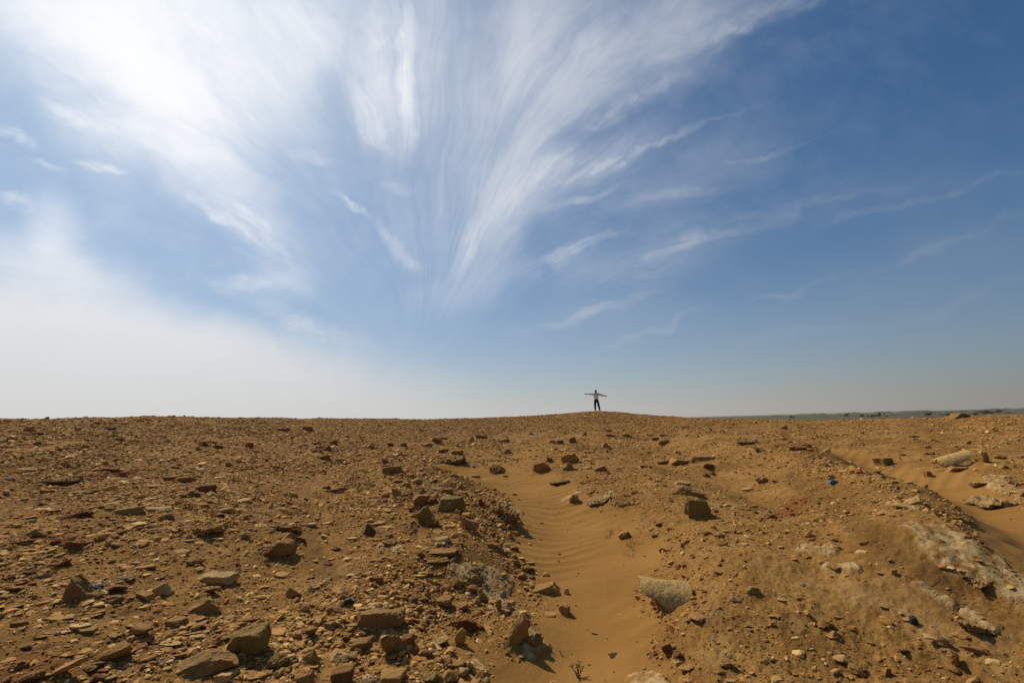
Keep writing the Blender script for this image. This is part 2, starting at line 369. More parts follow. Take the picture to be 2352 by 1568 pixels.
# --------------------------------------------------------------- materials
def new_mat(name):
    m = bpy.data.materials.new(name); m.use_nodes = True; m.node_tree.nodes.clear()
    t = NT(m.node_tree)
    b = t.new('ShaderNodeBsdfPrincipled'); o = t.new('ShaderNodeOutputMaterial'); t.l.new(b.outputs[0], o.inputs[0])
    b.inputs['Specular IOR Level'].default_value = 0.25; b.inputs['Roughness'].default_value = 0.92
    return m, t, b
def bump(t, h, dist, strength=1.0, nrm=None):
    n = t.new('ShaderNodeBump'); n.inputs['Distance'].default_value = dist; n.inputs['Strength'].default_value = strength
    t.set(n.inputs['Height'], h)
    if nrm is not None: t.set(n.inputs['Normal'], nrm)
    return n.outputs[0]
def mat_ground():
    m, t, b = new_mat("desert_soil")
    g = t.new('ShaderNodeNewGeometry'); P = g.outputs['Position']
    n1 = t.noise(P, 0.9, 5, 0.6); n2 = t.noise(P, 14, 6, 0.65); n3 = t.noise(P, 70, 4, 0.6); n4 = t.noise(P, 4.0, 4, 0.6)
    soil = t.ramp(t.mr(t.m('ADD', t.m('MULTIPLY', n1, 0.5), t.m('MULTIPLY', n2, 0.5)), 0.36, 0.64), [(0, (0.155, 0.072, 0.017)), (0.5, (0.255, 0.127, 0.032)), (1, (0.345, 0.187, 0.056))])
    soil = t.mix(t.mr(n3, 0.56, 0.70, 0, 0.35), soil, (0.14, 0.07, 0.02))
    soil = t.mix(t.mr(t.noise(P, 45, 3, 0.5), 0.62, 0.70, 0, 0.6), soil, (0.32, 0.189, 0.0624))
    soil = t.mix(t.mr(t.noise(P, 2.3, 6, 0.65), 0.52, 0.68, 0, 0.45), soil, (0.36, 0.225, 0.092))
    soil = t.mix(t.mr(t.noise(P, 1.5, 6, 0.65), 0.50, 0.66, 0, 0.50), soil, (0.15, 0.072, 0.020))
    sand = t.mix(t.mr(n1, 0.35, 0.65), (0.24, 0.1176, 0.0278), (0.3, 0.1554, 0.0403))
    sand = t.mix(t.mr(n4, 0.5, 0.75, 0, 0.35), sand, (0.216, 0.105, 0.025))
    sand = t.mix(t.mr(t.noise(P, 260, 2, 0.5), 0.4, 0.7, 0, 0.22), sand, (0.144, 0.07, 0.0192))
    salt = t.mix(t.mr(n2, 0.38, 0.60), (0.29, 0.170, 0.062), (0.45, 0.315, 0.150))
    c = t.mix(t.attr('sand'), soil, sand)
    c = t.mix(t.m('MULTIPLY', t.attr('red'), 0.55), c, (0.188, 0.0616, 0.0154))
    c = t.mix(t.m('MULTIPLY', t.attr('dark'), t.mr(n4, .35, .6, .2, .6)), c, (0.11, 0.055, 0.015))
    c = t.mix(t.m('MULTIPLY', t.attr('salt'), t.mr(t.m('ADD', t.m('MULTIPLY', n2, .6), t.m('MULTIPLY', t.noise(P, 6.0, 5, 0.65), .4)), 0.42, 0.52, 0, 0.9)), c, salt)
    t.set(b.inputs['Base Color'], c)
    rough = t.m('SUBTRACT', 1.0, t.m('MULTIPLY', t.attr('sand'), 0.88))
    hh = t.m('MULTIPLY', t.m('ADD', t.m('MULTIPLY', t.noise(P, 38, 6, 0.7), 1.0), t.m('MULTIPLY', n3, 0.35)), rough)
    hh = t.m('ADD', hh, t.m('MULTIPLY', t.noise(P, 300, 2, 0.5), 0.05))
    t.set(b.inputs['Normal'], bump(t, hh, 0.014, 0.85))
    b.inputs['Roughness'].default_value = 1.0; b.inputs['Specular IOR Level'].default_value = 0.1
    return m
PAL = {  # dark, mid, light
    'tan': ((0.2697, 0.1358, 0.0331), (0.3469, 0.1824, 0.0463), (0.4087, 0.2258, 0.0611)),
    'brown': ((0.2158, 0.1017, 0.0249), (0.2697, 0.1296, 0.0308), (0.3316, 0.1637, 0.0413)),
    'red': ((0.1376, 0.0464, 0.0128), (0.2236, 0.076, 0.0209), (0.2838, 0.12, 0.0377)),
    'pink': ((0.293, 0.1358, 0.0373), (0.3624, 0.1762, 0.0513), (0.4241, 0.2258, 0.0709)),
    'pale': ((0.3604, 0.218, 0.0731), (0.4876, 0.305, 0.1075), (0.5724, 0.38, 0.1505)),
    'yellow': ((0.2852, 0.1561, 0.0354), (0.3744, 0.2121, 0.0499), (0.4339, 0.2593, 0.07)),
    'grey': ((0.2359, 0.1253, 0.0348), (0.308, 0.1691, 0.049), (0.3723, 0.2158, 0.0688)),
    'olive': ((0.1774, 0.1089, 0.0246), (0.269, 0.1683, 0.0397), (0.3434, 0.2228, 0.0578)),
    'dark': ((0.0742, 0.042, 0.0155), (0.1166, 0.067, 0.0241), (0.159, 0.095, 0.0361)),
    'lime': ((0.36, 0.22, 0.065), (0.52, 0.335, 0.11), (0.61, 0.42, 0.16)),
    'black': ((0.008, 0.009, 0.012), (0.016, 0.018, 0.024), (0.05, 0.052, 0.062)),
    'crust': ((0.2166, 0.1188, 0.0356), (0.3545, 0.2138, 0.0754), (0.4923, 0.3247, 0.1257)),
    'orange': ((0.264, 0.1247, 0.0297), (0.3356, 0.1654, 0.0406), (0.3927, 0.2093, 0.057)),
    'blue': ((0.03, 0.085, 0.12), (0.05, 0.14, 0.20), (0.10, 0.22, 0.28)),
    'teal': ((0.10, 0.28, 0.28), (0.20, 0.45, 0.45), (0.35, 0.6, 0.58)),
}
MATS = {}
def mat_rock(col, smooth=False):
    key = (col, smooth)
    if key in MATS: return MATS[key]
    m, t, b = new_mat(('sherd_' if smooth else 'stone_') + col)
    P = t.new('ShaderNodeTexCoord').outputs['Object']; oi = t.new('ShaderNodeObjectInfo')
    off = t.vm('SCALE', (37.0, 71.0, 13.0), scale=oi.outputs['Random']); Q = t.vm('ADD', P, off)
    lo, mi, hi = PAL[col]
    n1 = t.noise(Q, 9, 6, 0.62, 0.3); n2 = t.noise(Q, 40, 5, 0.65)
    if smooth:
        c = t.ramp(t.mr(t.m('ADD', t.m('MULTIPLY', n1, 0.7), t.m('MULTIPLY', n2, 0.3)), 0.30, 0.70), [(0, lo), (0.45, mi), (1, hi)])
    else:
        c = t.ramp(t.mr(t.m('ADD', t.m('MULTIPLY', n1, 0.55), t.m('MULTIPLY', n2, 0.45)), 0.34, 0.66), [(0, lo), (0.5, mi), (1, hi)])
        # dust lodged on the upward faces and stains
        up = t.sep(t.new('ShaderNodeNewGeometry').outputs['Normal'])[2]
        c = t.mix(t.m('MULTIPLY', t.mr(up, 0.45, 0.95), t.mr(n1, 0.42, 0.6, 0, 0.55 if col not in ('black', 'blue', 'teal') else 0.12)), c, (0.28, 0.165, 0.062))
        st = t.noise(Q, 22, 3, 0.5)
        c = t.mix(t.mr(st, 0.60, 0.68, 0, 0.45), c, lo)
    v = t.mr(oi.outputs['Random'], 0, 1, 0.82, 1.15)
    c = t.vm('SCALE', c, scale=v)
    t.set(b.inputs['Base Color'], c)
    if smooth:
        t.set(b.inputs['Normal'], bump(t, n2, 0.004, 0.5))
    else:
        vor = t.new('ShaderNodeTexVoronoi'); t.set(vor.inputs['Vector'], Q); vor.inputs['Scale'].default_value = 55
        pit = t.mr(vor.outputs['Distance'], 0.0, 0.35, 0.0, 1.0)
        pit = t.m('MAXIMUM', pit, t.mr(t.noise(Q, 12, 2), 0.42, 0.55))
        hh = t.m('ADD', t.m('MULTIPLY', t.noise(Q, 24, 8, 0.7), 1.4), t.m('MULTIPLY', pit, 0.45))
        t.set(b.inputs['Normal'], bump(t, hh, 0.018, 0.9))
    if col == 'black': b.inputs['Roughness'].default_value = 0.45; b.inputs['Specular IOR Level'].default_value = 0.5
    if col in ('blue', 'teal'): b.inputs['Roughness'].default_value = 0.3
    MATS[key] = m; return m

# --------------------------------------------------------------- mesh helpers
def mesh_np(name, V, Fa, mat=None, smooth=True, attrs=None, tri=True):
    me = bpy.data.meshes.new(name)
    V = np.asarray(V, np.float32); Fa = np.asarray(Fa, np.int32); k = Fa.shape[1]
    me.vertices.add(len(V)); me.vertices.foreach_set('co', V.ravel())
    me.loops.add(Fa.size); me.loops.foreach_set('vertex_index', Fa.ravel())
    me.polygons.add(len(Fa)); me.polygons.foreach_set('loop_start', np.arange(0, Fa.size, k, dtype=np.int32))
    me.polygons.foreach_set('use_smooth', np.full(len(Fa), smooth))
    me.update(calc_edges=True)
    for nm, a in (attrs or {}).items():
        a = np.asarray(a, np.float32)
        if a.ndim == 2:
            at = me.attributes.new(nm, 'FLOAT_COLOR', 'POINT'); at.data.foreach_set('color', a.ravel())
        else:
            at = me.attributes.new(nm, 'FLOAT', 'POINT'); at.data.foreach_set('value', a)
    if mat: me.materials.append(mat)
    return me
def link(name, me, parent=None, loc=None):
    o = bpy.data.objects.new(name, me); C.objects.link(o)
    if parent: o.parent = parent
    if loc is not None: o.location = loc
    return o
def tag(o, label=None, cat=None, group=None, kind=None):
    if label: o['label'] = label
    if cat: o['category'] = cat
    if group: o['group'] = group
    if kind: o['kind'] = kind
    return o
ICO = {}
def ico(l):
    if l not in ICO:
        bm = bmesh.new(); bmesh.ops.create_icosphere(bm, subdivisions=l, radius=1.0)
        bm.verts.ensure_lookup_table()
        V = np.array([v.co[:] for v in bm.verts]); V /= np.linalg.norm(V, axis=1, keepdims=True)
        Fa = np.array([[v.index for v in f.verts] for f in bm.faces]); bm.free(); ICO[l] = (V, Fa)
    return ICO[l]

# --------------------------------------------------------------- ground sheet
azv = np.concatenate([np.linspace(-180, -62, 40)[:-1], np.linspace(-62, 62, 1060), np.linspace(62, 180, 40)[1:-1]])
rv = np.concatenate([np.linspace(0.25, 1.5, 8)[:-1], np.exp(np.arange(math.log(1.5), math.log(10), 0.0038)), np.exp(np.arange(math.log(10), math.log(62), 0.0060)), np.linspace(64, 170, 24)])
A, RR = np.meshgrid(np.radians(azv), rv, indexing='ij')
gx, gy = (np.sin(A) * RR).ravel(), (np.cos(A) * RR).ravel()
gh, gs, gsa, gre, gdk = H(gx, gy, True)
na, nr = len(azv), len(rv)
I = np.arange(na * nr).reshape(na, nr); J = np.roll(I, -1, axis=0)
Fq = np.stack([I[:, :-1], I[:, 1:], J[:, 1:], J[:, :-1]], -1).reshape(-1, 4)[:, ::-1]
# close the little disc under the camera with two vertices per sector
cidx = len(gx)
gx = np.append(gx, 0); gy = np.append(gy, 0); gh = np.append(gh, H(np.zeros(1), np.zeros(1)))
Fc = np.stack([I[:, 0], J[:, 0]], -1)
Fc = np.stack([Fc[0::2, 0], Fc[0::2, 1], np.roll(Fc[:, 1], -1)[0::2], np.full(len(Fc[0::2]), cidx)], -1) if na % 2 == 0 else None
Vg = np.stack([gx, gy, gh], -1)
if Fc is not None: Fq = np.concatenate([Fq, Fc[:, ::-1]])
pad = lambda a: np.append(a, 0)
_GH = gh[:na * nr].reshape(na, nr); _i0, _i1 = 39, 39 + 1059; _lr = np.log(rv)
def Hg(x, y):
    """the ground sheet's own height, looked up in its grid"""
    x = np.asarray(x, float); y = np.asarray(y, float)
    fa = np.clip((np.degrees(np.arctan2(x, y)) + 62) / 124 * 1059, 0, 1058.999); ia = fa.astype(int); wa = fa - ia; ia = ia + 39
    fr = np.clip(np.interp(np.log(np.maximum(np.hypot(x, y), .25)), _lr, np.arange(nr)), 0, nr - 1.001); ir = fr.astype(int); wr = fr - ir
    return (_GH[ia, ir] * (1 - wr) + _GH[ia, ir + 1] * wr) * (1 - wa) + (_GH[ia + 1, ir] * (1 - wr) + _GH[ia + 1, ir + 1] * wr) * wa
me = mesh_np("ground", Vg, Fq[:, ::-1], mat_ground(), True, {'sand': pad(gs), 'salt': pad(gsa), 'red': pad(gre), 'dark': pad(gdk)})
ground = tag(link("ground", me), kind='structure')
bm_chk = me.polygons[1000].normal
if bm_chk.z < 0: me.flip_normals()

# --------------------------------------------------------------- far plain
def mat_plain():
    m, t, b = new_mat("plain_fields")
    P = t.new('ShaderNodeNewGeometry').outputs['Position']
    Q = t.vm('MULTIPLY', P, (0.0011, 0.0042, 0)); x = t.noise(Q, 1.0, 4, 0.55)
    c = t.ramp(t.mr(x, 0.32, 0.68), [(0, (0.034, 0.036, 0.014)), (0.3, (0.045, 0.048, 0.018)), (0.5, (0.085, 0.072, 0.035)), (0.62, (0.13, 0.09, 0.05)), (0.8, (0.06, 0.057, 0.027)), (1, (0.11, 0.085, 0.05))])
    c = t.mix(t.mr(t.noise(P, 0.03, 4, 0.6), 0.55, 0.7, 0, 0.5), c, (0.05, 0.055, 0.025))
    t.set(b.inputs['Base Color'], c); b.inputs['Roughness'].default_value = 1
    return m
a = np.radians(np.linspace(0, 360, 97)[:-1]); rp = np.array([60, 120, 200, 320, 500, 800, 1200, 1800, 2600, 4000, 6500, 9000, 16000.])
AA, RP = np.meshgrid(a, rp, indexing='ij'); n1, n2 = len(a), len(rp)
px, py = (np.sin(AA) * RP).ravel(), (np.cos(AA) * RP).ravel()
pz = PLAINZ + 0.6 * fbm2(px * 0.004, py * 0.004, 8, 3)
I = np.arange(n1 * n2).reshape(n1, n2); J = np.roll(I, -1, 0)
Fp = np.stack([I[:, :-1], J[:, :-1], J[:, 1:], I[:, 1:]], -1).reshape(-1, 4)
me = mesh_np("plain", np.stack([px, py, pz], -1), Fp, mat_plain(), True)
if me.polygons[5].normal.z < 0: me.flip_normals()
tag(link("plain", me), kind='structure')

def plain_pt(x, y):
    d = ray(x, y); t = (PLAINZ - CAMH) / d[2]; return np.array([d[0] * t, d[1] * t, PLAINZ])

def mat_leaf():
    m, t, b = new_mat("leaves")
    P = t.new('ShaderNodeNewGeometry').outputs['Position']
    t.set(b.inputs['Base Color'], t.mix(t.mr(t.noise(P, 0.7, 3), 0.35, 0.65), (0.020, 0.024, 0.009), (0.050, 0.055, 0.020)))
    return m
def mat_bark():
    m, t, b = new_mat("bark")
    P = t.new('ShaderNodeTexCoord').outputs['Object']
    t.set(b.inputs['Base Color'], t.mix(t.noise(P, 3, 3), (0.05, 0.035, 0.022), (0.12, 0.09, 0.06))); return m
LEAF, BARK = mat_leaf(), mat_bark()
def tube(pts, rad, n=7):
    pts = [np.array(p, float) for p in pts]; V, Fa = [], []
    for i, p in enumerate(pts):
        d = pts[min(i + 1, len(pts) - 1)] - pts[max(i - 1, 0)]; d /= np.linalg.norm(d) + 1e-9
        u = np.cross(d, (0.31, 0.2, 0.9)); u /= np.linalg.norm(u) + 1e-9; w = np.cross(d, u)
        for k in range(n):
            an = 2 * math.pi * k / n; V.append(p + rad[i] * (math.cos(an) * u + math.sin(an) * w))
    for i in range(len(pts) - 1):
        for k in range(n):
            Fa.append([i * n + k, i * n + (k + 1) % n, (i + 1) * n + (k + 1) % n, (i + 1) * n + k])
    return np.array(V), np.array(Fa)
def join(parts):
    V, Fa, o = [], [], 0
    for v, f in parts: V.append(v); Fa.append(f + o); o += len(v)
    return np.concatenate(V), np.concatenate(Fa)
def leaves(cen, rad, n, size, rs):
    """leaf clumps spread through a lumpy crown volume"""
    q = rs.normal(size=(n, 3)); q /= np.linalg.norm(q, axis=1, keepdims=True); q *= (rs.uniform(0.25, 1, (n, 1)) ** 0.5)
    sub = rs.normal(size=(9, 3)) * 0.45; k = rs.integers(0, 9, n)
    p = cen + (q * 0.55 + sub[k]) * rad
    u = rs.normal(size=(n, 3)); u /= np.linalg.norm(u, axis=1, keepdims=True)
    w = np.cross(u, rs.normal(size=(n, 3))); w /= np.linalg.norm(w, axis=1, keepdims=True)
    s = size * rs.uniform(0.5, 1.3, (n, 1))
    V = np.stack([p - u * s, p - w * s * 0.7, p + u * s, p + w * s * 0.7], 1).reshape(-1, 3)
    return V, np.arange(n * 4).reshape(n, 4)
TREES = [  # x, y of foot, width, height in frame units, label
    (1787, 957.5, 4.5, 3.5, "tiny round tree far out on the plain, leftmost of the trees beyond the mound"),
    (1818, 961.0, 10, 6.5, "dark bushy tree close above the skyline rock near the middle of the plain"),
    (1868, 952.0, 6, 3.0, "small pale distant tree on the brown field beyond the mound"),
    (1947, 956.0, 12, 7.5, "broad dark tree on the green field, just left of the pair of slim trees"),
    (1978, 957.5, 7.5, 8.0, "slim upright tree standing apart to the left of the tree clump"),
    (1995, 958.0, 6, 5.0, "short faint tree between the slim tree and the clump of three"),
    (2006, 958.0, 8, 7.5, "leftmost tree of the clump of three on the green field"),
    (2014, 957.5, 5, 5.5, "lowest middle tree of the clump of three on the green field"),
    (2021, 957.0, 8, 9.0, "tallest right tree of the clump of three on the green field"),
    (2031, 951.5, 5, 3.5, "small distant tree behind and above the clump of three"),
    (2038, 958.0, 6, 3.5, "low round shrub just right of the clump of three trees"),
    (2134, 956.5, 14, 9.5, "spreading dark tree alone on the green field left of the skyline boulder"),
    (2177, 956.5, 14, 8.0, "greyish tree right behind the left end of the skyline boulder"),
    (2240, 955.5, 16, 8.5, "dark tree showing just right of the skyline boulder"),
    (2262, 953.0, 24, 10.0, "wide dense tree forming the left half of the dark grove at right"),
    (2282, 951.5, 22, 8.5, "rounded tree in the right half of the dark grove at right"),
    (2297, 949.5, 13, 9.0, "upright tree at the right end of the dark grove"),
    (2316, 950.0, 18, 5.0, "low bushy tree right of the dark grove near the frame edge")]
for i, (x, y, w, h, lab) in enumerate(TREES):
    p = plain_pt(x, y); k = p[1] / FV; w *= k; h *= k; rs = np.random.default_rng(50 + i)
    root = bpy.data.objects.new("tree", None); C.objects.link(root); root.location = p
    tag(root, lab, "tree", "trees dotted over the far plain")
    tr = tube([(0, 0, -0.3), (w * .02, 0, h * .3), (-w * .02, 0.1, h * .55)], [h * .05, h * .04, h * .02])
    lb = [tube([(0, 0, h * .25), (sx * w * .12, sy * w * .1, h * .45), (sx * w * .25, sy * w * .2, h * .65)], [h * .03, h * .02, h * .01], 5) for sx, sy in ((1, .3), (-1, .5), (.2, -1))]
    link("trunk", mesh_np("trunk", *join([tr] + lb), BARK), root)
    link("crown", mesh_np("crown", *leaves(np.array([0, 0, h * .56]), np.array([w * .5, w * .45, h * .42]), 700, h * .06, rs), LEAF, False), root)
# the far-off wood along the horizon: one mass
rs = np.random.default_rng(5); parts = []
for (xa, xb, y, hh, dens) in ((1560, 1860, 0.9, 2.2, 70), (1840, 2400, 1.1, 3.6, 240), (1600, 2400, 3.0, 2.2, 80), (2080, 2400, 4.6, 3.2, 50), (1250, 1560, 0.8, 2.0, 40)):
    for _ in range(dens):
        x = rs.uniform(xa, xb); yh = 968.4 - 0.02757 * (x - 1176)
        p = plain_pt(x, yh + 1.4 + y + rs.uniform(-.35, .35)); k = p[1] / FV
        if (xa, xb) == (1840, 2400) and fbm2(np.array([x * .013]), np.array([0.3]), 4, 2)[0] < -0.25: continue
        s = rs.uniform(.5, 1.1) * hh * k
        parts.append(leaves(p + np.array([0, 0, s * .42]), np.array([s * rs.uniform(1.2, 3.2), s, s * .42]), 26, s * .2, rs))
tag(link("distant_wood", mesh_np("distant_wood", *join(parts), LEAF, False)), "hazy dark line of far trees along the horizon beyond the fields", "wood", None, 'stuff')

# --------------------------------------------------------------- rock shapes
def plane_radius(Dd, N, dist, k=18.0):
    t = (Dd @ N.T) / dist[None, :]
    t = np.maximum(t, 0.02)
    return 1.0 / (np.sum(t ** k, 1) ** (1.0 / k))
def unit(v): v = np.asarray(v, float); return v / np.linalg.norm(v, axis=-1, keepdims=True)
BOX = np.array([(1, 0, 0), (-1, 0, 0), (0, 1, 0), (0, -1, 0), (0, 0, 1), (0, 0, -1)], float)
def rock_shape(typ, lvl, seed):
    rs = np.random.default_rng(seed); Dd, Fa = ico(lvl); k = 22.0
    rough, fr = 0.055, 2.2
    if typ == 'block':
        N = unit(BOX + rs.normal(size=BOX.shape) * 0.10); d = np.ones(6)
        M = unit(rs.choice([-1, 1], (6, 3)) * rs.uniform(0.35, 1, (6, 3))); N = np.concatenate([N, M]); d = np.concatenate([d, rs.uniform(1.12, 1.42, 6)]); k = 34
    elif typ == 'brick':
        N = unit(BOX + rs.normal(size=BOX.shape) * 0.04); d = np.ones(6)
        M = unit(rs.choice([-1, 1], (3, 3)) * rs.uniform(0.4, 1, (3, 3))); N = np.concatenate([N, M]); d = np.concatenate([d, rs.uniform(1.3, 1.5, 3)]); k = 44; rough = .035
    elif typ == 'rock':
        N = unit(rs.normal(size=(15, 3))); d = rs.uniform(0.72, 1.05, 15); k = 26
    elif typ == 'slab':
        an = np.sort(rs.uniform(0, 2 * math.pi / 6 * .8, 6) + np.arange(6) * math.pi / 3)
        N = unit(np.stack([np.cos(an), np.sin(an), rs.uniform(-.25, .25, 6)], -1)); d = rs.uniform(0.75, 1.05, 6)
        N = np.concatenate([N, unit([(0.03, .05, 1), (0.05, 0, -1)])]); d = np.concatenate([d, [1, 1]]); k = 36; rough = .05
    elif typ == 'wedge':
        N = unit([(0.95, 0, 0.35), (-0.55, 0, 0.9), (0, 1, .15), (0, -1, .1), (0, 0, -1), (.3, -.8, .6), (-1, .2, 0)]) ; N = unit(N + rs.normal(size=N.shape) * .06)
        d = np.array([.85, .62, 1, .95, 1, 1.1, 1.3]); k = 34
    elif typ == 'wedgel':
        N = unit([(-0.95, 0, 0.35), (0.55, 0, 0.9), (0, 1, .15), (0, -1, .1), (0, 0, -1), (-.3, -.8, .6), (1, .2, 0)]) ; N = unit(N + rs.normal(size=N.shape) * .06)
        d = np.array([.85, .62, 1, .95, 1, 1.1, 1.3]); k = 34
    elif typ == 'point':
        N = unit([(0.85, .1, 0.55), (-0.85, .1, 0.5), (0.1, 1, .4), (0, -1, .35), (0, 0, -1), (.6, -.7, .3), (-.6, -.7, .4)]); N = unit(N + rs.normal(size=N.shape) * .10)
        d = np.array([.6, .6, .7, .7, .8, .75, .78]); k = 30
    elif typ == 'plate':   # a thick plate standing on edge, face to the viewer
        an = np.array([15, 80, 128, 170, 235, 300]) * math.pi / 180 + rs.normal(size=6) * .12
        N = unit(np.stack([np.cos(an), rs.uniform(-.15, .15, 6), np.sin(an)], -1)); d = rs.uniform(.7, 1.0, 6)
        N = np.concatenate([N, unit([(0.1, 1, .1), (-.1, -1, .15)])]); d = np.concatenate([d, [1, 1]]); k = 34
    elif typ == 'lump':
        N = unit(rs.normal(size=(14, 3))); d = rs.uniform(0.85, 1.05, 14); k = 9; rough, fr = 0.13, 2.6
    elif typ == 'crust':
        N = unit(np.concatenate([rs.normal(size=(14, 3)) * (1, 1, .35), [(0, 0, 1), (0, 0, -1)]])); d = np.concatenate([rs.uniform(0.8, 1.05, 14), [.9, .9]]); k = 14; rough, fr = 0.16, 3.4
    r = plane_radius(Dd, N, d, k)
    V = Dd * r[:, None]
    V = V + 0.16 * np.stack([fbm3(V * 1.1 + c_, seed % 400 + c_, 2) for c_ in (0, 11, 23)], -1)
    return V, Fa, rough, fr
def rot_xyz(V, rx, ry, rz): return V @ np.array(Euler((rx, ry, rz)).to_matrix()).T
def fit(V, w, d, h):
    lo, hi = V.min(0), V.max(0); s = np.array([w, d, h]) / (hi - lo)
    V = (V - (lo + hi) / 2) * s; V[:, 2] -= V[:, 2].min(); return V
def vnormals(V, Fa):
    n = np.zeros_like(V); a = V[Fa[:, 1]] - V[Fa[:, 0]]; b = V[Fa[:, 2]] - V[Fa[:, 0]]; c = np.cross(a, b)
    for k in range(3): np.add.at(n, Fa[:, k], c)
    return n / (np.linalg.norm(n, axis=1, keepdims=True) + 1e-12)
def make_rock(typ, w, d, h, lvl, seed, rot=0.0, yaw=None, pitch=0.0):
    V, Fa, rough, fr = rock_shape(typ, lvl, seed); rs = np.random.default_rng(seed + 999)
    if typ in ('rock', 'lump', 'crust'):
        V = rot_xyz(V, 0, 0, rs.uniform(0, 6.28))
    asp = np.array([w, d, h]) / max(w, d, h)
    V = V * np.maximum(asp, .12)
    V = rot_xyz(V, R(pitch), R(-rot), R(rs.uniform(-22, 22) if yaw is None else yaw))
    V = fit(V, w, d, h); s = (w * d * h) ** (1 / 3); big = max(w, h)
    n = vnormals(V, Fa); q = V / s * fr + seed % 97
    disp = fbm3(q, seed % 1000, 4, 0.55) * rough * s * 1.3
    if lvl >= 4: disp = disp + fbm3(q * 5, seed % 777, 3, 0.6) * rough * s * 0.5
    if typ in ('crust', 'lump') : disp = disp - np.abs(fbm3(q * 1.6, seed % 555, 3, .6)) * rough * s * 0.9
    V = V + n * disp[:, None]
    return V, Fa
def make_shard(w, d, h, th, seed, curve=0.35, yaw=0.0, rot=0.0, pitch=0.0, elong=False):
    """a thin curved broken piece of pottery: outer and inner skin joined by a broken edge"""
    rs = np.random.default_rng(seed); nr, nsg = 7, 30
    an = np.linspace(0, 2 * math.pi, nsg, endpoint=False)
    m = 4 + int(rs.integers(0, 3)); pa = (np.arange(m) + rs.uniform(-.25, .25, m)) * 2 * math.pi / m + rs.uniform(0, 6.28); pd = rs.uniform(.6, 1., m)
    t = np.maximum(np.cos(an[:, None] - pa[None]) / pd[None], .05); rad = 1 / np.sum(t ** 26, 1) ** (1 / 26); rad *= 1 + rs.normal(size=nsg) * .018
    P = [(0, 0)] + [(math.cos(a) * r * q / nr, math.sin(a) * r * q / nr) for q in range(1, nr + 1) for a, r in zip(an, rad)]
    P = np.array(P); P = P / np.abs(P).max(0)
    X, Y = P[:, 0] * w / 2, P[:, 1] * d / 2
    c = curve * w / 2
    Z = c * (1 - P[:, 0] ** 2) + .25 * c * (1 - P[:, 1] ** 2)
    nx = 2 * c * P[:, 0] / (w / 2); N = unit(np.stack([nx, np.zeros_like(nx), np.ones_like(nx)], -1))
    top = np.stack([X, Y, Z], -1) + N * th / 2; bot = np.stack([X, Y, Z], -1) - N * th / 2
    e = fbm3(top / max(w, d) * 5 + seed % 31, seed % 100, 3) * th * .35; top[:, 2] += e
    Fa = []; n0 = len(P)
    for s in range(nsg):
        s2 = (s + 1) % nsg; Fa.append((0, 1 + s, 1 + s2)); Fa.append((n0, n0 + 1 + s2, n0 + 1 + s))
        for q in range(nr - 1):
            a, b, c2, d2 = 1 + q * nsg + s, 1 + (q + 1) * nsg + s, 1 + (q + 1) * nsg + s2, 1 + q * nsg + s2
            Fa += [(a, b, c2), (a, c2, d2), (n0 + a, n0 + c2, n0 + b), (n0 + a, n0 + d2, n0 + c2)]
        a, b = 1 + (nr - 1) * nsg + s, 1 + (nr - 1) * nsg + s2
        Fa += [(a, n0 + a, n0 + b), (a, n0 + b, b)]
    V = np.concatenate([top, bot]); V = rot_xyz(V, R(pitch), R(-rot), R(yaw)); 
    V[:, 2] -= V[:, 2].min()
    return V, np.array(Fa)

def place_dims(x, yb, w, hv, dr, typ):
    """foot point, metre size from the frame box of a thing lying on the ground"""
    p = hit(x, yb, Hg); k = p[1] * 1.0 / FV
    # depth along the camera axis
    k = float(np.dot(p - np.array([0, 0, CAMH]), CMN @ np.array([0, 0, -1.]))) / FV
    W_, HV = w * k, hv * k
    fs = (CAMH - p[2]) / p[1] + 0.05
    D_ = W_ * dr
    Hh = HV - D_ * fs
    if Hh < HV * 0.36:
        D_ = min(D_, HV * 0.64 / max(fs, .12)); Hh = max(HV - D_ * fs, HV * 0.36)
    return p, W_, D_, Hh

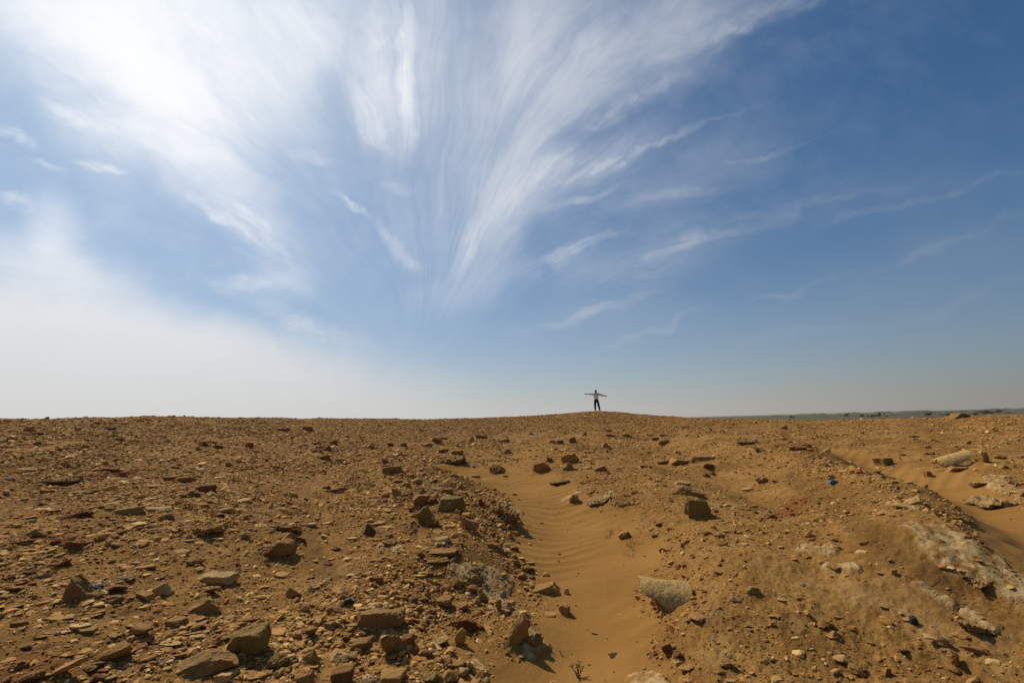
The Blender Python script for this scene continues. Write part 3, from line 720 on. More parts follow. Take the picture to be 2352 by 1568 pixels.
# kind, shape, x, y of the front foot, width, height (frame units), colour, label, options
ROCKS = [
# --- near left
('rock','block',486,1347,90,43,'pale',"pale flat-topped cracked block with wind-blown sand banked against its left side",dict(dr=.7,yaw=-8)),
('rock','lump',474,1367,48,30,'crust',"greyish pink crumbly lump propped against the front of the pale cracked block",{}),
('rock','wedge',456,1421,80,54,'tan',"dark tan angular boulder with a flat top, in front of the pale cracked block",dict(dr=.6,rot=8)),
('rock','point',176,1388,72,72,'grey',"pointed grey-brown boulder with the black slag lump at its right foot",dict(dr=.6,rot=12)),
('slag','lump',212,1360,32,20,'black',"shiny black slag lump touching the right side of the pointed grey boulder",{}),
('rock','block',328,1380,36,29,'yellow',"small yellowish faceted block alone between the pointed boulder and the pale cracked block",dict(rot=-12)),
('potsherd','slab',201,1387,42,20,'pale',"pale tilted slab lying in front of the black slag lump",dict(rot=20)),
('potsherd','slab',328,1399,27,13,'pale',"flat pale chip just in front of the small yellowish block",dict(rot=15)),
('rock','wedge',430,1578,184,100,'grey',"largest boulder, a long grey slanting slab cut by the bottom edge of the photo",dict(dr=.6,rot=10,yaw=25)),
('rock','block',566,1516,76,82,'olive',"big olive-tan leaning block right of the largest boulder",dict(dr=.7,rot=12)),
('rock','point',502,1487,40,34,'brown',"brown rounded stone between the largest boulder and the olive-tan leaning block",{}),
('rock','slab',446,1468,48,17,'pale',"long flat pinkish stone with a dark shadow above the largest boulder",{}),
('rock','rock',256,1526,78,52,'tan',"long smooth brown rock slanting up to the right, left of the largest boulder",dict(rot=32,dr=.5)),
('potsherd','shard',140,1560,98,50,'pink',"long narrow curved pinkish potsherd at the bottom left, slanting up to the right",dict(rot=27,curve=.22,dr=.3,th=.018)),
('rock','lump',200,1545,40,29,'grey',"grey knobbly stone between the long curved potsherd and the long smooth brown rock",{}),
('rock','lump',232,1547,36,18,'red',"reddish lump directly below the long smooth brown rock",{}),
('potsherd','slab',343,1516,34,21,'yellow',"yellowish slab left of the top of the largest boulder",dict(rot=22)),
('potsherd','slab',311,1512,27,19,'pink',"pinkish slab right of the long smooth brown rock",dict(rot=15)),
('potsherd','slab',161,1479,30,17,'pale',"squarish pale flat stone above the long curved potsherd",{}),
('rock','rock',57,1494,22,15,'dark',"dark grey stone near the left edge, level with the squarish pale stone",{}),
('potsherd','slab',212,1484,36,17,'pink',"flat pinkish flake right of the squarish pale stone",dict(rot=18)),
('potsherd','slab',206,1502,27,17,'pale',"pale wedge-shaped flake above the left end of the long smooth brown rock",dict(rot=20)),
('potsherd','slab',250,1490,32,14,'pale',"pale flake touching the upper end of the long smooth brown rock",dict(rot=18)),
('rock','slab',99,1391,42,24,'pink',"pinkish elongated slab left of the foot of the pointed grey boulder",dict(rot=25)),
('brick','block',123,1302,40,21,'red',"red-brown brick fragment slanting upward, below the band of red rubble at left",dict(rot=25)),
('rock','wedge',62,1323,32,20,'red',"dark red wedge of rock at the left, below the red brick fragment",dict(rot=25)),
('rock','lump',62,1574,48,42,'pink',"pinkish crumbly boulder in the bottom left corner",dict(rot=30)),
('potsherd','slab',391,1509,44,24,'red',"narrow red-brown slab leaning on the upper left edge of the largest boulder",dict(rot=35,dr=.3)),
('potsherd','shard',522,1426,30,13,'pink',"curved pinkish sherd right of the dark tan angular boulder",dict(curve=.3)),
('rock','lump',442,1302,38,24,'tan',"crumbly tan clump uphill from the pale cracked block",{}),
('rock','block',491,1415,19,12,'tan',"small tan block at the right foot of the dark tan angular boulder",{}),
('potsherd','slab',280,1530,35,18,'yellow',"thin layered yellowish sherd at the lower right end of the long smooth brown rock",dict(rot=20)),
('rock','lump',115,1257,38,22,'red',"left lump of the band of red rubble on the left slope",dict(rot=20)),
('rock','lump',152,1263,46,30,'red',"largest lump in the middle of the band of red rubble",dict(rot=15)),
('rock','lump',197,1257,20,15,'red',"small red lump at the right end of the band of red rubble",{}),
('rock','lump',42,1252,52,18,'red',"flat crumbly red mass at the left start of the band of red rubble",dict(rot=18)),
('rock','slab',88,1470,34,12,'pink',"pinkish flake in the dense rubble above the bottom left corner",dict(rot=24)),
('rock','rock',30,1400,30,16,'pale',"pale wedge-shaped chip close to the left edge, level with the pointed grey boulder",dict(rot=25)),
('rock','rock',40,1448,26,13,'pink',"small pinkish stone near the left edge, between a pale chip and a dark grey stone",dict(rot=20)),
# --- near centre-left
('rock','rock',647,1284,48,48,'tan',"rounded tan boulder with a wide dark shadow, left of the centre foreground",dict(rot=22)),
('rock','lump',604,1281,42,32,'brown',"crumbly brown mound pressed against the left of the rounded tan boulder",{}),
('rock','crust',649,1225,68,30,'tan',"wide crumbly tan mass uphill from the rounded tan boulder",{}),
('rock','rock',657,1245,34,26,'tan',"tan angular stone between the wide crumbly mass and the rounded tan boulder",{}),
('rock','lump',690,1247,25,22,'brown',"brown knobbly stone right of the wide crumbly mass",{}),
('rock','block',866,1458,112,68,'grey',"large grey-brown pitted block with a sharp right edge over a black shadow",dict(dr=.55,yaw=14,rot=-4)),
('rock','lump',902,1514,52,66,'tan',"tall pitted tan rock leaning right, in front of the large pitted block",dict(rot=-24,dr=.6)),
('rock','rock',936,1494,32,42,'brown',"dark brown rock standing behind the tall pitted tan rock",{}),
('rock','rock',778,1525,57,44,'pale',"pale rounded boulder split by a dark crack near the bottom",dict(dr=.7)),
('potsherd','plate',821,1510,21,21,'grey',"thin triangular grey sherd standing right of the pale split boulder",dict(dr=.25)),
('slag','lump',797,1391,30,22,'black',"black slag lump with a lobed top, alone uphill from the large pitted block",{}),
('rock','lump',1073,1459,76,47,'red',"long bumpy red-brown rock slanting down right with a round shadow",dict(rot=-22,dr=.45)),
('potsherd','slab',1024,1417,36,30,'pink',"pinkish slab leaning against the upper end of the long red-brown rock",dict(rot=-32,dr=.3)),
('potsherd','plate',1058,1482,27,38,'yellow',"pale yellow potsherd standing upright in front of the long red-brown rock",dict(rot=-18,dr=.28)),
('potsherd','shard',1034,1503,24,15,'pink',"small curved pinkish sherd below the upright yellow potsherd",dict(curve=.5,rot=20)),
('rock','slab',1008,1301,48,24,'brown',"brown slab tilted up to the right, left of the white salt patch",dict(rot=15)),
('rock','block',1018,1280,62,20,'grey',"grey-brown block just behind the tilted brown slab",{}),
('rock','rock',1013,1255,40,24,'pale',"rounded tan stone on bare soil uphill from the grey-brown block",{}),
('rock','rock',893,1258,32,21,'brown',"brown rounded rock right of the dark long slab",{}),
('rock','slab',720,1433,44,26,'brown',"layered brown rock left of the yellow pitted stone",dict(rot=15)),
('rock','block',756,1449,26,24,'yellow',"yellow pitted stone left of the large pitted block",{}),
('rock','slab',880,1290,56,16,'tan',"flat tan ledge stone on the soil above the brick-red fragment",dict(rot=8)),
('brick','block',864,1343,30,23,'red',"brick-red angular fragment with a light right face, uphill from the black slag lump",{}),
('potsherd','slab',841,1361,29,11,'pale',"pale rounded sherd above a stack of chips, right of the black slag lump",{}),
('potsherd','slab',843,1374,20,10,'yellow',"small yellowish chip directly below the pale rounded sherd",dict(rot=-8)),
('potsherd','shard',805,1328,24,9,'pale',"curved pale rim sherd on bare soil, uphill from the black slag lump",dict(curve=.4)),
('rock','rock',817,1331,16,12,'tan',"small tan pebble touching the right end of the curved rim sherd",{}),
('rock','rock',900,1364,23,13,'tan',"small tan rock right of the brick-red fragment",{}),
('brick','wedge',897,1352,18,10,'red',"small pointed reddish brick chip behind the small tan rock",{}),
('potsherd','shard',942,1341,22,7,'pale',"thin pale curved sherd lying like an arc right of the pointed brick chip",dict(curve=.4)),
('potsherd','slab',994,1341,22,14,'pink',"pinkish curved chip standing at the top of the brown rubble cluster",dict(rot=25)),
('rock','slab',988,1361,32,18,'red',"dark red slab slanting down right below the pinkish curved chip",dict(rot=-25)),
('potsherd','plate',982,1377,15,20,'olive',"olive sherd standing on edge below the dark red slab",dict(rot=-20,dr=.3)),
('rock','lump',985,1415,27,23,'pink',"pinkish grey lump left of the leaning pinkish slab",{}),
('rock','rock',979,1438,24,19,'red',"reddish rough stone below the pinkish grey lump",{}),
('potsherd','slab',929,1428,27,24,'pink',"smooth pinkish slab half hidden behind the large pitted block",dict(rot=-20)),
('rock','crust',628,1538,68,48,'yellow',"crumbly yellow heap of stone near the bottom, right of the olive-tan leaning block",{}),
('rock','rock',655,1547,22,17,'tan',"round tan pebble at the lower right of the crumbly yellow heap",{}),
('potsherd','slab',665,1513,23,17,'pale',"pale oval stone on top of the crumbly yellow heap",dict(rot=20)),
('rock','point',712,1530,40,48,'tan',"ridged tan rock standing behind the bottom grey boulder, right of the yellow heap",dict(rot=-22)),
('rock','rock',692,1576,56,54,'grey',"tall grey boulder cut by the bottom edge, right of the crumbly yellow heap",{}),
('rock','slab',816,1539,36,20,'brown',"low brown rock below the triangular grey sherd",dict(rot=15)),
('rock','lump',989,1574,48,38,'olive',"olive pitted rock cut by the bottom edge left of the centre",{}),
('potsherd','plate',1146,1402,12,24,'brown',"narrow dark sherd standing at the edge of the white salt patch",dict(dr=.4)),
('rock','rock',1163,1404,26,26,'crust',"pale salt-covered stone right of the narrow dark standing sherd",{}),
('rock','rock',936,1307,26,14,'brown',"small brown clod below the flat tan ledge stone",{}),
('rock','lump',968,1287,21,19,'red',"red rounded stone left of the tilted brown slab",{}),
('rock','rock',803,1457,21,19,'olive',"greenish stone at the lower left corner of the large pitted block",{}),
('rock','block',946,1562,17,11,'pale',"small pale block near the bottom edge left of the olive pitted rock",{}),
('rock','rock',753,1300,20,12,'dark',"small dark rock alone on bare soil right of the rounded tan boulder",{}),
('rock','rock',771,1266,20,12,'red',"small dark red chip on bare soil above the small dark rock",{}),
('potsherd','slab',796,1288,19,11,'pale',"pale chip with a dark edge, right of the small dark red chip",{}),
# --- gully edge, centre
('rock','slab',1190,1495,48,82,'tan',"tall tan boulder standing upright at the left edge of the sand gully",dict(dr=.55,rot=-80,yaw=8)),
('rock','crust',1224,1488,44,44,'crust',"white crusted rock behind the right side of the tall upright tan boulder",{}),
('rock','wedge',1258,1370,66,38,'tan',"triangular tan block with a square right end jutting into the sand gully",dict(dr=.6,yaw=-6)),
('potsherd','plate',1302,1365,11,15,'pale',"small pale sherd standing in the sand right of the triangular tan block",dict(dr=.4)),
('rock','rock',1298,1417,26,32,'orange',"orange-brown rock with a smooth top on the left edge of the sand gully",dict(rot=-25)),
('potsherd','slab',1268,1418,30,19,'grey',"grey flat sherd left of the orange-brown rock",dict(rot=-20)),
('rock','lump',1212,1317,26,19,'tan',"largest stone of the small rock pile beside the sand gully",{}),
('rock','lump',1184,1301,22,18,'brown',"upper left stone of the small rock pile beside the sand gully",{}),
('rock','rock',1200,1301,20,12,'brown',"brown middle stone of the small rock pile beside the sand gully",{}),
('potsherd','slab',1218,1297,18,10,'olive',"olive chip at the upper right of the small rock pile beside the gully",dict(rot=-12)),
('rock','block',1196,1330,16,13,'pink',"pinkish cube-like stone below the small rock pile",{}),
('rock','lump',1222,1330,17,11,'red',"reddish stone at the lower right of the small rock pile",{}),
('potsherd','slab',1196,1286,16,7,'pale',"pale chip on top of the small rock pile beside the gully",{}),
('rock','lump',1186,1206,22,17,'grey',"grey ragged stone at the gully edge below the crust ledge",{}),
('rock','point',1181,1189,14,18,'brown',"small pointed clod above the grey ragged stone at the gully edge",{}),
('rock','rock',1435,1240,28,25,'tan',"rounded tan rock alone on the right bank of the sand gully",dict(rot=18)),
# --- centre foreground, right
('potsherd','slab',1598,1377,28,19,'yellow',"yellowish slab behind the right end of the half-pipe tile",dict(rot=-18)),
('potsherd','shard',1619,1363,22,11,'grey',"thin curved grey sherd right of the half-pipe tile",dict(rot=-25,curve=.4)),
('rock','slab',1557,1338,20,10,'dark',"small dark chip above the half-pipe tile",dict(rot=-12)),
('rock','rock',1561,1309,17,18,'brown',"small brown upright stone uphill from the half-pipe tile",{}),
('rock','slab',1669,1320,48,19,'tan',"long tan stone lying flat, upper right of the half-pipe tile",dict(rot=-16)),
('rock','plate',1732,1366,31,24,'olive',"dark olive flat stone tilted toward the viewer right of the half-pipe tile",dict(dr=.5)),
('rock','rock',1693,1386,27,20,'pale',"small pale oval stone between the half-pipe tile and the dark olive stone",dict(rot=-28)),
('rock','rock',1609,1437,42,30,'pink',"flat pinkish rock below the half-pipe tile",dict(rot=-18)),
('rock','lump',1532,1508,25,35,'red',"tallest dark red lump of the group of red lumps near the bottom",dict(rot=-15)),
('rock','lump',1560,1515,26,27,'red',"right-hand broad red lump of the group near the bottom",{}),
('rock','lump',1507,1509,15,16,'red',"small light red lump left of the tallest dark red lump",{}),
('rock','lump',1493,1506,12,13,'brown',"smallest brown lump at the left end of the red lump group",{}),
('rock','lump',1571,1528,14,14,'red',"little red stone below the broad red lump",{}),
('rock','rock',1559,1447,14,9,'pale',"small pale pebble below the flat pinkish rock",{}),
('potsherd','slab',1570,1461,11,11,'pale',"triangular pale chip below the small pale pebble",{}),
('rock','rock',1678,1448,18,10,'yellow',"oval yellowish pebble right of the flat pinkish rock",{}),
('rock','slab',1653,1550,14,17,'pink',"pinkish flake near the bottom right of the red lump group",dict(rot=-40)),
('potsherd','slab',1607,1424,11,6,'tan',"tiny orange-tan chip at the left tip of the flat pinkish rock",{}),
('rock','rock',1632,1266,18,10,'yellow',"small yellow stone on the pebbly slope above the long tan stone",{}),
('rock','rock',1594,1282,10,8,'red',"tiny red stone left of the small yellow stone",{}),
# --- right foreground
('potsherd','shard',2143,1486,44,21,'pale',"white banded curved potsherd at lower right",dict(rot=-16,curve=.35)),
('rock','rock',2170,1488,30,31,'grey',"grey angular rock right of the white banded potsherd",dict(rot=-15)),
('rock','lump',2202,1536,26,42,'pink',"knobbly pinkish rock with a round shadow on the sand at lower right",{}),
('rock','lump',2173,1498,23,12,'pink',"low pinkish lump just left above the knobbly pinkish rock",{}),
('rock','lump',2083,1507,36,26,'brown',"brown bumpy rock left of the white banded potsherd",dict(rot=-22)),
('rock','rock',2215,1472,31,22,'pink',"smooth pinkish rounded stone below the salt-crusted outcrop",dict(rot=-18)),
('rock','rock',2255,1511,66,30,'brown',"long smooth brown stone slanting down right near the knobbly pinkish rock",dict(rot=-30,dr=.35)),
('rock','crust',2268,1466,94,50,'crust',"salt-crusted outcrop casting a long shadow at lower right",dict(rot=-24,dr=.6)),
('rock','rock',2087,1431,22,17,'tan',"round tan stone touching the dark slag piece at right",{}),
('slag','lump',2103,1441,17,27,'black',"dark grey upright slag piece beside the round tan stone",{}),
('potsherd','slab',2073,1415,14,13,'pale',"pale pointed chip at the upper left of the round tan stone",dict(rot=-40)),
('potsherd','slab',1800,1383,22,11,'tan',"flat tan oval sherd on the right pebbly slope",dict(rot=-15)),
('potsherd','shard',1784,1420,36,9,'brown',"thin curved brown sherd lying below the flat tan oval sherd",dict(curve=.25)),
('potsherd','slab',1928,1422,23,7,'tan',"narrow tan flake right of the thin curved brown sherd",dict(rot=-10)),
('potsherd','slab',2036,1401,22,12,'grey',"grey wedge-shaped flake above the pale pointed chip",dict(rot=-20)),
('rock','point',1848,1347,13,8,'black',"tiny dark bluish splinter on the right slope",{}),
('potsherd','slab',1829,1470,21,9,'pale',"small striped pale sherd low on the right slope",dict(rot=10)),
('rock','block',2055,1321,13,15,'tan',"small dark tan block with a shadow on the brown stain at right",{}),
('rock','lump',1989,1250,29,15,'brown',"brown rock above the brown stained soil at right",{}),
('rock','crust',1929,1311,42,13,'crust',"flat pinkish crust slab with a dark underside on the right slope",{}),
('rock','rock',2005,1483,19,11,'red',"reddish pebble right of the small striped sherd",{}),
('rock','rock',2220,1335,15,11,'red',"small red stone at the lower left edge of the large white crust",{}),
('potsherd','slab',2213,1316,23,8,'orange',"flat orange sherd lying on the large white crust",dict(rot=-14)),
('rock','rock',2305,1546,11,6,'pale',"tiny white stone in the smooth sand of the bottom right corner",{}),
('rock','crust',2290,1345,110,26,'crust',"ragged overhanging edge of the large white crust at the right",dict(rot=4,dr=.8)),
('rock','lump',2246,1250,34,26,'brown',"dark brown knob of crust casting a shadow on the right sand gully",{}),
('rock','crust',2312,1168,110,44,'crust',"thick pale crust bank with a dark undercut edge right of the sand gully",dict(rot=10,dr=.9)),
('rock','crust',2262,1118,40,18,'crust',"smaller pale pebbly crust bank above left of the thick crust bank",{}),
('potsherd','slab',2315,1098,24,10,'pale',"pale flat sherd lying on top of the thick crust bank",{}),
('rock','crust',2080,1168,46,16,'crust',"greyish crust ledge on the crest line above the right sand gully",dict(rot=-15)),
('rock','rock',2013,1156,18,12,'pale',"pale squarish stone near the crest left of the greyish crust ledge",{}),
('potsherd','slab',2200,1192,24,10,'grey',"grey flake lying on the crest where the right sand gully begins to widen",dict(rot=-10)),
# --- right middle
('rock','block',2036,1072,34,24,'olive',"dark olive block sitting on the pale sand of the right gully",{}),
('glass_shard','slab',2054,1072,8,5,'teal',"tiny turquoise glass piece beside the dark olive block",{}),
('glass_shard','plate',1916,1112,20,13,'blue',"blue shard standing out on the brown slope",dict(rot=-25,dr=.5)),
('rock','rock',1917,1101,29,16,'tan',"tan rock with a dark shadow just above the blue shard",dict(rot=-20)),
('rock','block',2264,1065,26,29,'tan',"squarish tan stone at the right end of the long yellowish tile",{}),
('potsherd','slab',2203,1084,42,20,'pink',"flat pinkish slab half buried under the long yellowish tile",{}),
('rock','rock',2305,1055,26,14,'tan',"tan stone right of the squarish tan stone",{}),
('rock','rock',2310,1077,16,12,'pink',"small pinkish stone below the tan stone at the right edge",{}),
('rock','block',2135,1096,15,17,'pink',"small upright pinkish stone left of the flat half-buried slab",{}),
('rock','rock',2158,1086,24,10,'brown',"low brown clod right of the small upright pinkish stone",{}),
('rock','block',2207,962,48,15,'yellow',"yellow-brown boulder on the skyline at right",dict(dr=.6)),
('rock','slab',2341,951,34,9,'yellow',"flat yellowish stone on the skyline at the right edge",{}),
('rock','rock',2320,952,16,10,'tan',"pointed tan stone leaning left of the flat skyline stone",{}),
('rock','rock',1871,966,16,7,'brown',"small brown stone on the skyline right of the middle",{}),
('rock','rock',1843,966,11,5,'pale',"small pale round stone on the skyline left of the brown one",{}),
('rock','slab',1916,964,18,4,'pale',"thin pale slab on the skyline near the green field",{}),
('rock','rock',1803,987,15,11,'tan',"light tan stone with a dark right side below the skyline",{}),
('rock','lump',1837,1036,36,14,'red',"red-brown crumbly ledge at the head of the right sand gully",dict(rot=-14)),
('rock','rock',1852,1026,27,9,'brown',"long brown stone behind the red-brown crumbly ledge",{}),
('rock','lump',1724,1022,56,15,'dark',"dark crumbly bank of clods near the top of the central mound",{}),
('rock','lump',1752,1040,38,18,'brown',"brown clod bank just below the dark crumbly bank",dict(rot=-15)),
('rock','lump',1750,1111,29,19,'grey',"grey knobbly rock right of the two-piece boulder",{}),
('potsherd','slab',1717,1128,22,10,'pale',"pale oval slab below left of the grey knobbly rock",{}),
('rock','rock',2102,1005,22,8,'dark',"dark low rock among sparse stones at upper right",{}),
('rock','rock',2138,1045,30,11,'brown',"low brown stone with an orange top above the long yellowish tile",{}),
('rock','rock',2076,1046,13,5,'dark',"small dark bluish stone above the dark olive block",{}),
('rock','rock',2290,1028,17,6,'yellow',"small yellow stone above the squarish tan stone",{}),
# --- centre middle
('rock','plate',1606,1192,58,52,'olive',"sharp angular olive plate standing upright with a shadow at its right foot",dict(dr=.35,yaw=10)),
('rock','rock',1581,1143,60,32,'tan',"wide cracked lower piece of the two-piece tan boulder",{}),
('rock','rock',1570,1116,33,18,'pale',"smaller pale upper piece resting on the two-piece tan boulder",{}),
('rock','slab',1567,1069,50,25,'yellow',"yellowish block with a slanting top, left of the pinkish block pair",dict(rot=-12)),
('rock','slab',1617,1063,56,25,'pink',"broad pinkish block right of the yellowish slanting block",{}),
('rock','rock',1524,1068,28,12,'tan',"low tan stone left of the yellowish slanting block",{}),
('rock','rock',1488,1075,33,17,'tan',"tan stone with a dark underside, left of the low tan stone",dict(rot=-8)),
('rock','lump',1634,1081,30,17,'red',"orange-red lump below the broad pinkish block",{}),
('rock','lump',1622,1096,18,12,'red',"smaller red lump below the orange-red lump",{}),
('rock','rock',1640,1093,16,11,'tan',"small tan stone right of the smaller red lump",{}),
('rock','slab',1310,1064,40,26,'tan',"tan rock slanting up right in the sand beside the gully head",dict(rot=25,dr=.5)),
('rock','slab',1245,1085,38,26,'orange',"orange-brown pitted rock slanting up right on the sand",dict(rot=25,dr=.5)),
('rock','lump',1263,1062,15,14,'red',"small red lump behind the orange-brown pitted rock",{}),
('rock','rock',1305,1083,25,20,'tan',"smooth tan rock below the slanting tan rock",dict(rot=20)),
('potsherd','slab',1322,1079,13,11,'pale',"small pale sherd right of the smooth tan rock",{}),
('potsherd','slab',1343,1077,17,10,'pale',"pale pentagonal sherd on the sand",dict(rot=8)),
('potsherd','slab',1350,1060,23,12,'pale',"pale slab propped up above the pentagonal sherd",dict(rot=18)),
('rock','wedge',1380,1085,29,18,'pink',"pinkish trapezoid rock with a dark underside",{}),
('potsherd','slab',1425,1077,19,9,'pale',"pale pointed slab right of the pinkish trapezoid rock",dict(rot=-12)),
('rock','slab',1276,1020,37,14,'pink',"pinkish flat slab at the top of the sand gully",{}),
('rock','block',1315,1018,16,14,'brown',"brown block right of the pinkish flat slab",{}),
('rock','point',1342,1002,14,10,'tan',"small pointed tan rock on the gravel slope below the person",{}),
('rock','point',1391,1032,25,17,'tan',"tan peaked rock right of the gully head",dict(rot=15)),
('potsherd','slab',1294,1037,19,10,'pale',"pale tilted slab at the sand's upper end",dict(rot=15)),
('potsherd','slab',1348,1040,15,7,'pale',"flat pale chip between the pale tilted slab and the peaked rock",{}),
('rock','slab',1438,1005,26,12,'tan',"tan slab slanting up right on the gravel slope right of the person",dict(rot=15)),
('rock','block',1398,1003,18,8,'tan',"small tan block on the gravel slope left of the slanting slab",{}),
('rock','rock',1505,1012,18,10,'brown',"brown stone among the rubble left of the pink lump",{}),
('rock','lump',1526,1022,27,14,'pink',"pink rounded lump in the middle rubble of the slope",{}),
('rock','block',1525,1003,19,9,'tan',"small tan block just above the pink rounded lump",{}),
('rock','rock',1651,1147,20,13,'tan',"small tan rock right of the cracked two-piece boulder",{}),
('rock','lump',1515,1210,19,11,'red',"reddish lump on the slope left of the angular olive plate",{}),
('rock','rock',1496,1218,14,9,'grey',"grey pebble directly below left of the reddish lump",{}),
('rock','lump',1504,1235,13,11,'red',"small dark red lump below the grey pebble",{}),
('rock','lump',1628,1231,25,15,'pink',"pinkish red lump below the angular olive plate",{}),
('rock','rock',1655,1235,25,17,'pale',"pale rounded stone right of the pinkish red lump",dict(rot=-15)),
('rock','crust',1320,1158,24,24,'crust',"small grey crust patch at the left of two on the right gully bank",{}),
('rock','crust',1382,1163,58,26,'crust',"wider grey crust patch on the right gully bank",dict(rot=12)),
('rock','lump',1286,1117,44,20,'tan',"pebbly tan clod bank on the sand below the smooth tan rock",dict(rot=10)),
('rock','rock',1232,1000,13,7,'black',"small black block on the gravel slope left of the person",{}),
('rock','rock',1222,999,13,6,'red',"small red stone left of the small black block",{}),
# --- centre-left middle
('rock','slab',1036,1181,64,42,'olive',"olive flat-topped stone with a cracked greenish face",dict(dr=.9)),
('rock','block',1076,1221,42,42,'tan',"pale tan block tipped on its corner at the gully edge",dict(rot=-24,dr=.6)),
('rock','slab',974,1208,44,44,'olive',"long block slanting up right in front of the olive flat-topped stone",dict(rot=42,dr=.5)),
('rock','rock',991,1213,33,27,'brown',"brown rock leaning on the slanting block",{}),
('rock','rock',1000,1228,40,16,'brown',"low brown rock beneath the slanting block and brown rock",{}),
('potsherd','slab',1032,1216,34,22,'pink',"flat pinkish slab below the olive flat-topped stone",{}),
('rock','rock',966,1169,40,34,'pink',"reddish rock with pale top left of the olive flat-topped stone",{}),
('rock','point',972,1140,28,20,'olive',"small peaked rock behind the reddish pale-topped rock",{}),
('rock','rock',995,1162,22,22,'red',"red-brown rock squeezed left of the olive flat-topped stone",{}),
('rock','point',1106,1171,29,30,'red',"reddish peaked rock in front of the crust ledge",{}),
('rock','rock',1087,1168,21,18,'tan',"tan rock left of the reddish peaked rock",{}),
('rock','point',1082,1150,16,15,'red',"small red peaked stone behind the tan rock",{}),
('crust','crust',1146,1200,86,54,'grey',"grey layered crust ledge with a dark overhang above the sand gully",dict(rot=-26,dr=.7)),
('brick','brick',900,1088,45,19,'olive',"whole weathered brick lying level, with a dark shadow underneath",dict(dr=.5,yaw=6,rot=5)),
('rock','block',930,1123,22,19,'olive',"greenish block below the whole weathered brick",{}),
('rock','block',910,1140,26,21,'grey',"grey-olive block left of the orange-tan rock below the brick",{}),
('rock','rock',932,1142,29,20,'orange',"orange-tan rock right of the grey-olive block",{}),
('rock','rock',959,1116,23,20,'orange',"orange-tan rock right of the greenish block",{}),
('rock','slab',998,1129,40,15,'grey',"flat grey slab right of the orange-tan rocks",{}),
('rock','block',1026,1135,26,16,'brown',"brown block at the right end of the flat grey slab",{}),
('rock','rock',940,1100,19,14,'brown',"brown stone behind the orange-tan rock near the brick",{}),
('rock','slab',914,1109,30,11,'tan',"low tan slab directly below the whole weathered brick",{}),
('rock','rock',996,1110,20,12,'red',"red-brown rock right of the stones near the brick",{}),
('rock','rock',972,1095,17,11,'grey',"grey angular stone upper right of the brick",{}),
('rock','rock',884,1067,16,16,'red',"reddish stone standing in the pile above the brick",{}),
('rock','slab',888,1074,26,10,'red',"flat reddish slab in the pile above the brick",{}),
('rock','point',849,1234,41,33,'dark',"dark pointed rock with sloping sides, left of the long dark slab",dict(dr=.7)),
('potsherd','slab',846,1200,24,12,'pale',"pale flat sherd uphill from the dark pointed rock",dict(rot=8)),
('potsherd','slab',866,1209,32,15,'pink',"flat pink sherd right of the pale flat sherd",dict(rot=10)),
('potsherd','slab',884,1220,38,18,'yellow',"striped yellowish sherd just right of the dark pointed rock",dict(rot=-8)),
('potsherd','slab',885,1180,26,12,'pink',"pinkish oval sherd at the top of the group of flat sherds",{}),
('potsherd','slab',905,1184,19,13,'tan',"tan leaf-shaped sherd right of the pinkish oval sherd",{}),
('potsherd','slab',900,1172,15,9,'brown',"brown sherd behind the tan leaf-shaped sherd",{}),
('rock','rock',889,1194,30,15,'olive',"olive-tan rock between the pinkish oval sherd and the striped sherd",{}),
('potsherd','slab',807,1242,23,12,'pale',"pale oval stone on the soil left of the dark pointed rock",dict(rot=10)),
('rock','slab',862,1243,38,12,'brown',"long dark slab below the dark pointed rock",{}),
('rock','lump',893,1236,18,14,'tan',"small knobbly stone right of the long dark slab",{}),
('rock','rock',917,1167,19,13,'red',"reddish clod on the soil above the leaf-shaped sherd",{}),
('rock','slab',766,1133,56,17,'red',"long thin reddish slab slanting up right on smooth soil",dict(rot=13,dr=.25)),
('rock','rock',748,1124,17,10,'dark',"dark stone touching the left end of the long reddish slab",{}),
('potsherd','shard',779,1113,13,8,'pale',"small pale curved sherd above the long reddish slab",dict(curve=.6)),
('rock','lump',1143,1091,39,25,'tan',"knobbly tan rock with a dark foot on the sand at the gully head",{}),
('potsherd','slab',1092,1097,20,12,'crust',"pale pinkish slab left of the knobbly tan rock",{}),
('rock','rock',1002,1020,23,17,'brown',"peaked brown rock at the left of the rubble heap above the ledge",{}),
('rock','slab',1017,1010,20,9,'brown',"flat brown slab behind the peaked brown rock",{}),
('rock','lump',1046,1028,30,14,'orange',"orange-brown lump in the rubble heap above the ledge",{}),
('rock','block',1050,1046,27,14,'tan',"tan block at the right of the rubble heap above the ledge",{}),
('rock','rock',981,1027,21,11,'brown',"dark brown rock at the left foot of the rubble heap",{}),
('rock','lump',1019,1043,26,12,'red',"reddish lump in the middle of the rubble heap above the ledge",{}),
('potsherd','slab',1000,1061,21,11,'pale',"pale oval sherd lying on the low ledge",dict(rot=15)),
('potsherd','slab',985,1045,11,9,'pale',"small pale standing sherd left of the reddish lump",dict(rot=30)),
('crust','crust',1032,1069,72,20,'grey',"low grey-brown crust ledge between the soil and the sand gully head",dict(rot=6)),
('rock','block',1105,1008,26,11,'grey',"grey block on the gravel left of the gully head",{}),
('rock','slab',1156,1017,28,14,'tan',"tan slab slanting up right on the gravel left of the gully head",dict(rot=18)),
('rock','plate',1083,1016,11,13,'pale',"pale sherd standing on edge below the grey block",dict(rot=-20,dr=.3)),
('rock','rock',1163,1043,20,15,'grey',"grey-brown angular rock at the right end of the rubble strip",{}),
('rock','slab',722,1022,25,14,'tan',"tan slab slanting up right, top of the left rock group",dict(rot=18)),
('rock','slab',723,1031,32,12,'pink',"pinkish slab directly below the tan slanting slab",dict(rot=15)),
